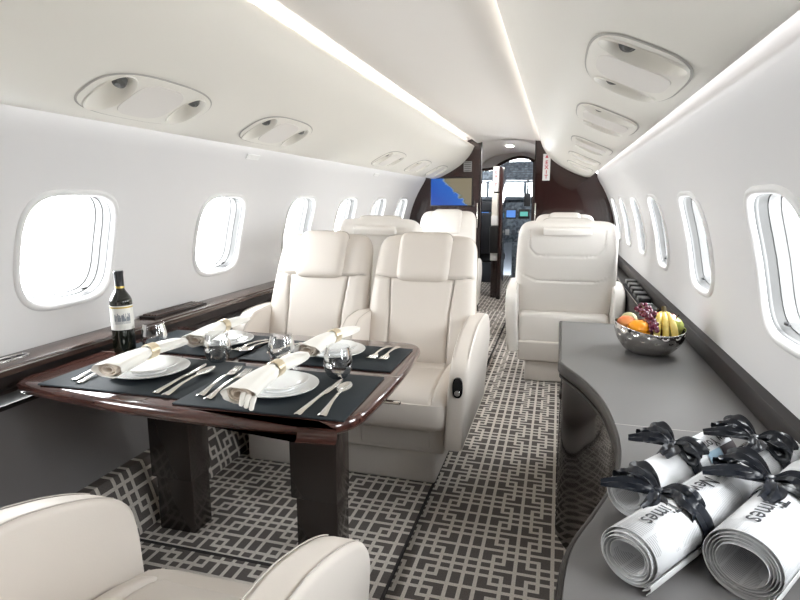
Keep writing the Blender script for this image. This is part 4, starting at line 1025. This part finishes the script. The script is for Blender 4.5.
def newspaper(label, p0, ang, L, r, ribbons, texts, seed, bow=1.0, sq=(1.0, .93), core=.55, blocks=()):
    """roll along local +x from p0; text runs towards -x with its top towards -y"""
    t = thing('rolled_newspaper', label, 'newspaper', (p0[0], p0[1], CZ + r * sq[1] + .0005), ang, 'rolled newspapers tied with black ribbon')
    rnd = random.Random(seed)
    turns = 5; N = 44 * turns; a0 = math.radians(-128)
    def rad(s): return r * (1 - (1 - core) * s)
    sheet = bmesh.new(); uv = sheet.loops.layers.uv.new('UVMap'); rows = []; jit = [rnd.uniform(-.004, .004) for _ in range(turns + 2)]
    for k in range(N + 1):
        s = k / N; a = a0 + 2 * PI * turns * s
        rr = rad(s) * (1 + (.02 * math.sin(3 * a + seed) if s > .2 else 0))
        if s < .015: rr += 0
        tn = s * turns; j = jit[int(tn)] * (1 - tn % 1) + jit[int(tn) + 1] * (tn % 1)
        c, sn = math.cos(a), math.sin(a); e = (1 - .25 * s * max(0, sn))
        y, z = rr * sq[0] * c, rr * sq[1] * sn * e
        rows.append([(Vector((x, y, z)), (x, r * (a - a0))) for x in (j, L * .25, L * .5, L * .75, L - j)])
    vv = [[sheet.verts.new(q[0]) for q in row] for row in rows]
    for i in range(N):
        for j in range(4):
            f = sheet.faces.new((vv[i][j], vv[i][j + 1], vv[i + 1][j + 1], vv[i + 1][j]))
            for l, q in zip(f.loops, (rows[i][j], rows[i][j + 1], rows[i + 1][j + 1], rows[i + 1][j])): l[uv].uv = q[1]
    o = obj('paper', sheet, 'newsprint', t, sharp=80); o.data.materials.append(M['newsprint_plain']); md = o.modifiers.new('thick', 'SOLIDIFY'); md.thickness = .0010; md.offset = -1; md.material_offset_rim = 1
    # loose page edges fanning at the lower right
    bm = bmesh.new()
    for k in range(4):
        aa = math.radians(-118 + 7 * k); ro = r * (1.0 - .01 * k); b_ = Vector((0, ro * math.cos(aa - .5), ro * sq[1] * math.sin(aa - .5))); e_ = Vector((0, ro * 1.02 * math.cos(aa) - .012 + .002 * k, -r * sq[1] + .0015 + .0012 * k))
        mid = (b_ + e_) / 2 + Vector((0, -.004, 0)); x0 = -.003 + .003 * k; 
        P_ = catmull([b_, mid, e_], 4); loft(bm, [[Vector((x0 + (L - .01) * f, p.y, p.z)) for p in P_] for f in (0, 1)], cap=False, closed=False)
    o = obj('loose_pages', bm, 'newsprint_plain', t, sharp=80); md = o.modifiers.new('thick', 'SOLIDIFY'); md.thickness = .0008
    # print
    def wrap(bm, X, a_c, lift=.0007):
        bmesh.ops.triangulate(bm, faces=bm.faces[:])
        for v in bm.verts:
            a = PI / 2 - (a_c + v.co.y / r); rr = r + lift; v.co = Vector((X - v.co.x, rr * sq[0] * math.cos(a) * -1 * -1, rr * sq[1] * math.sin(a)))
    for s_, X, a_c, size in texts:
        bm = textmesh(s_, size, .0003)
        for v in bm.verts: v.co.y = v.co.y
        wrapv = bm
        bmesh.ops.triangulate(wrapv, faces=wrapv.faces[:])
        for v in wrapv.verts:
            a = a_c + v.co.y / r; rr = r + .0008
            v.co = Vector((X - v.co.x, -rr * sq[0] * math.sin(a), rr * sq[1] * math.cos(a)))
        obj('masthead', wrapv, 'ink', t, smooth=False)
    for X, a_c, w_, h_, mm in blocks:
        bm = bmesh.new(); loft(bm, [[Vector((X + dx, -(r + .0006) * sq[0] * math.sin(a_c + (k / 10 - .5) * h_ / r), (r + .0006) * sq[1] * math.cos(a_c + (k / 10 - .5) * h_ / r))) for k in range(11)] for dx in (-w_ / 2, w_ / 2)], cap=False, closed=False)
        obj('printed_picture', bm, mm, t)
    for X, aw in ribbons:
        bm = bmesh.new(); ring_band(bm, X, r, .036 * bow, squash=sq); ring_band(bm, X + .006, r + .0012, .020 * bow, squash=sq)
        for v in bm.verts:
            if v.co.z < -r * sq[1]: v.co.z = -r * sq[1] + .0001
        rb = obj('ribbon', bm, 'ribbon', t, sharp=60)
        top = Vector((X, r * sq[0] * math.sin(aw), r * sq[1] * math.cos(aw) + .004)); q = bow
        def loc(pts): return [top + Vector(p) * q for p in pts]
        bm = bmesh.new(); satin(bm, loc([(0, 0, .006), (.012, .024, .020), (.018, .052, .024), (.020, .074, .010), (.012, .060, -.002), (.004, .028, .006), (0, 0, .004)]), [.006, .014, .022, .025, .022, .014, .006], Vector((1, -.25, .35)))
        obj('bow_loop', bm, 'ribbon', rb, sharp=60)
        bm = bmesh.new(); satin(bm, loc([(0, 0, .006), (.004, -.024, .022), (-.002, -.050, .022), (-.010, -.068, .006), (-.006, -.052, -.004), (0, -.026, .004), (0, 0, .004)]), [.006, .014, .022, .024, .020, .014, .006], Vector((1, .3, .35)))
        obj('bow_loop', bm, 'ribbon', rb, sharp=60)
        bm = bmesh.new(); satin(bm, loc([(0, 0, .005), (-.018, .020, .012), (-.030, .052, .010), (-.046, .082, .004)]), [.005, .012, .016, .010], Vector((.8, .4, .3))); obj('ribbon_tail', bm, 'ribbon', rb, sharp=60)
        bm = bmesh.new(); satin(bm, loc([(0, 0, .005), (-.022, -.012, .014), (-.046, -.020, .010), (-.070, -.016, .004)]), [.005, .012, .016, .012], Vector((.2, 1, .2))); obj('ribbon_tail', bm, 'ribbon', rb, sharp=60)
        bm = bmesh.new(); box(bm, top + Vector((0, 0, .006)) * q, (.020 * q, .018 * q, .014 * q), .005 * q, 3); obj('knot', bm, 'ribbon', rb)
    return t
newspaper('rolled newspaper with one bow at the back, next to the credenza front edge', (.140, .990), math.radians(52), .33, .041, [(.17, .35)], [('New York', .285, .45, .028)], 1, .85, blocks=((.30, 1.05, .055, .022, 'photo_dark'), (.245, 1.05, .05, .022, 'photo_blue')))
newspaper('long rolled newspaper tied with two bows, lying in the middle', (.118, .795), math.radians(53), .57, .046, [(.150, .95), (.47, .35)], [('Times', .080, .10, .036), ('The New', .250, .05, .036)], 2, .95)
newspaper('rolled newspaper with one bow nearest the right wall, its wide open end toward the camera', (.270, .810), math.radians(55), .34, .054, [(.185, .6)], [('Times', .085, -.05, .042)], 3, 1.05, core=.60)
